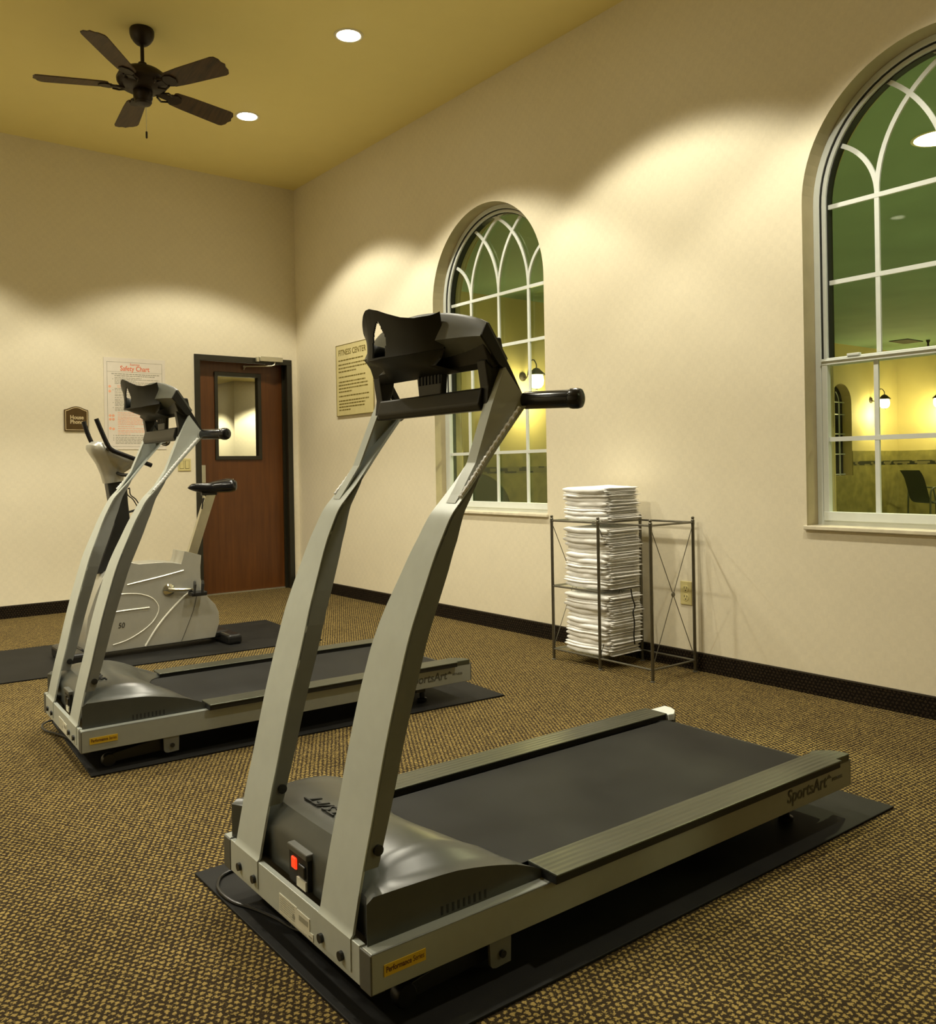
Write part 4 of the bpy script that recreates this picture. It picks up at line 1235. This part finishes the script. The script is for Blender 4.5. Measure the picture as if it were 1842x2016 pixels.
def sconce(x, y, z, rz, label):
    root = empty('wall_sconce', (x, y, z), rz)   # arm extends along local -y from the wall
    tag(root, label, 'wall lamp', 'wall sconces in the pool room')
    link('backplate', L([(.05, 0), (.05, -.012), (.03, -.02), (.01, -.022)], c=(0, 0, 0), axis='y', n=20), 'bronze', root, smooth=True)
    link('arm', T(smooth_pts([(0, -.02, 0), (0, -.07, -.02), (0, -.10, .05), (0, -.13, .15), (0, -.19, .175), (0, -.235, .12), (0, -.235, .075)], 6), .007, n=8), 'bronze', root, smooth=True)
    link('shade_cap', L([(.012, .08), (.035, .07), (.06, .045), (.095, .012), (.10, 0), (.09, .0)], c=(0, -.235, 0), n=24), 'bronze', root, smooth=True)
    link('glass_shade', L([(.05, .02), (.075, -.01), (.082, -.06), (.075, -.11), (.05, -.14), (.01, -.15)], c=(0, -.235, 0), n=24), 'bulbglass', root, smooth=True)
    link('finial', L([(.012, -.15), (.014, -.165), (.003, -.18)], c=(0, -.235, 0), n=12), 'bronze', root, smooth=True)
    ld = bpy.data.lights.new('lamp', 'POINT'); ld.energy = SCONCE_W; ld.color = SCONCE_COL; ld.shadow_soft_size = .08
    lo = bpy.data.objects.new('lamp', ld); COL.objects.link(lo); lo.parent = root; lo.location = (0, -.235, -.26)
    return root
sconce(2.82, -.0, 2.12, 0, 'glowing bronze wall sconce seen through the far window behind the near console')
sconce(10.60, -.0, 2.12, 0, 'glowing bronze sconce left of the room corner, seen through the large right window')
sconce(PX1, -.80, 2.12, -PI/2, 'glowing bronze sconce at the right picture edge, seen through the large right window')

recessed_light(1.63, -5.10, PH, 'flat round ceiling light of the pool room seen through the large right window', 'pool room ceiling lights', POOL_W, POOL_COL, 140, rad=.13)
for x, y, lb in ((5, -6, 'mid-room'), (5, -9, 'mid-room, farther from the corner'), (9, -4.5, 'the far wall'), (1.63, -10, 'the shared wall'), (9, -9, 'the far wall, farther from the corner')):
    recessed_light(x, y, PH, 'round pool room ceiling light out of view by %s' % lb, 'pool room ceiling lights beyond the view', POOL_W, POOL_COL, 150, rad=.13)
vt = link('ceiling_vent', B(-.25, -.15, -.012, .25, .15, 0), 'slot', None, loc=(10.3, -.75, PH))
tag(vt, 'dark rectangular air vent in the pool room ceiling', 'vent')
sp2 = link('sprinkler_head', L([(.03, 0), (.03, -.02), (.014, -.05), (.02, -.11), (.004, -.14)], n=12), 'bronze', None, loc=(10.5, -1.0, PH), smooth=True)
tag(sp2, 'small dark fixture hanging from the pool room ceiling near the vent', 'sprinkler')

def patio_chair(x, y, rz, label):
    root = empty('patio_chair', (x, y, 0), rz)
    tag(root, label, 'chair', 'pool chairs')
    for s in (-1, 1):
        link('leg', T(smooth_pts([(-.25, s*.28, 0), (-.24, s*.28, .40), (-.22, s*.28, .62), (-.10, s*.28, .66), (.20, s*.28, .64)], 4), .014, n=8), 'chairframe', root, smooth=True)
        link('leg', T(smooth_pts([(.26, s*.27, 0), (.25, s*.27, .40), (.21, s*.28, .63)], 4), .014, n=8), 'chairframe', root, smooth=True)
    bm = BM()
    prof = smooth_pts([(.26, 0, .43), (.10, 0, .40), (-.12, 0, .40), (-.22, 0, .46), (-.27, 0, .62), (-.33, 0, .82), (-.40, 0, .93)], 5)
    for off in (0, .008):
        pass
    gg = [[bm.verts.new((p.x, s*.25, p.z+o)) for s, o in ((-1, 0), (1, 0), (1, .008), (-1, .008))] for p in prof]
    for a, b in zip(gg, gg[1:]):
        for k in range(4): bm.faces.new((a[k], a[(k+1) % 4], b[(k+1) % 4], b[k]))
    bm.faces.new(gg[0]); bm.faces.new(gg[-1])
    link('sling_seat', bm, 'sling', root, smooth=True)
    return root
patio_chair(10.9, -.85, math.radians(-30), 'dark sling patio chair seen through the lower right corner of the large window')
# lounge chair back close behind the far window
lc = empty('lounge_chair', (1.30, -1.0, 0), math.radians(-38))
tag(lc, 'dark round-backed lounge chair seen low behind the far window', 'chair')
bo = [(-.36, .40)] + [(-.36*math.cos(PI*k/20)*(1.0), .62+.43*math.sin(PI*k/20)**.9) for k in range(0, 21)] + [(.36, .40)]
link('backrest', prism(BM(), bo, -.03, .03, axis=1), 'sling', lc, bevel=.012, seg=3)
link('piping', T([(p[0], -.032, p[1]) for p in bo], .006, n=6), 'piping', lc)
link('seat', B(-.35, .0, .34, .35, .52, .44), 'sling', lc, bevel=.02, seg=3)
for sx_ in (-1, 1):
    for yy in (.02, .50): link('leg', L([(.016, 0), (.02, .34)], c=(sx_*.26, yy, 0), n=10), 'chairframe', lc, smooth=True)

# hallway lamp behind the door
recessed_light(1.7, 3.95, 2.40, 'recessed corridor ceiling light beyond the door, out of view', 'recessed lights beyond the view', HALL_W, CAN_COL, 112)
recessed_light(.66, 4.95, 2.40, 'recessed corridor ceiling light farther along the corridor, out of view', 'recessed lights beyond the view', HALL_W, CAN_COL, 112)
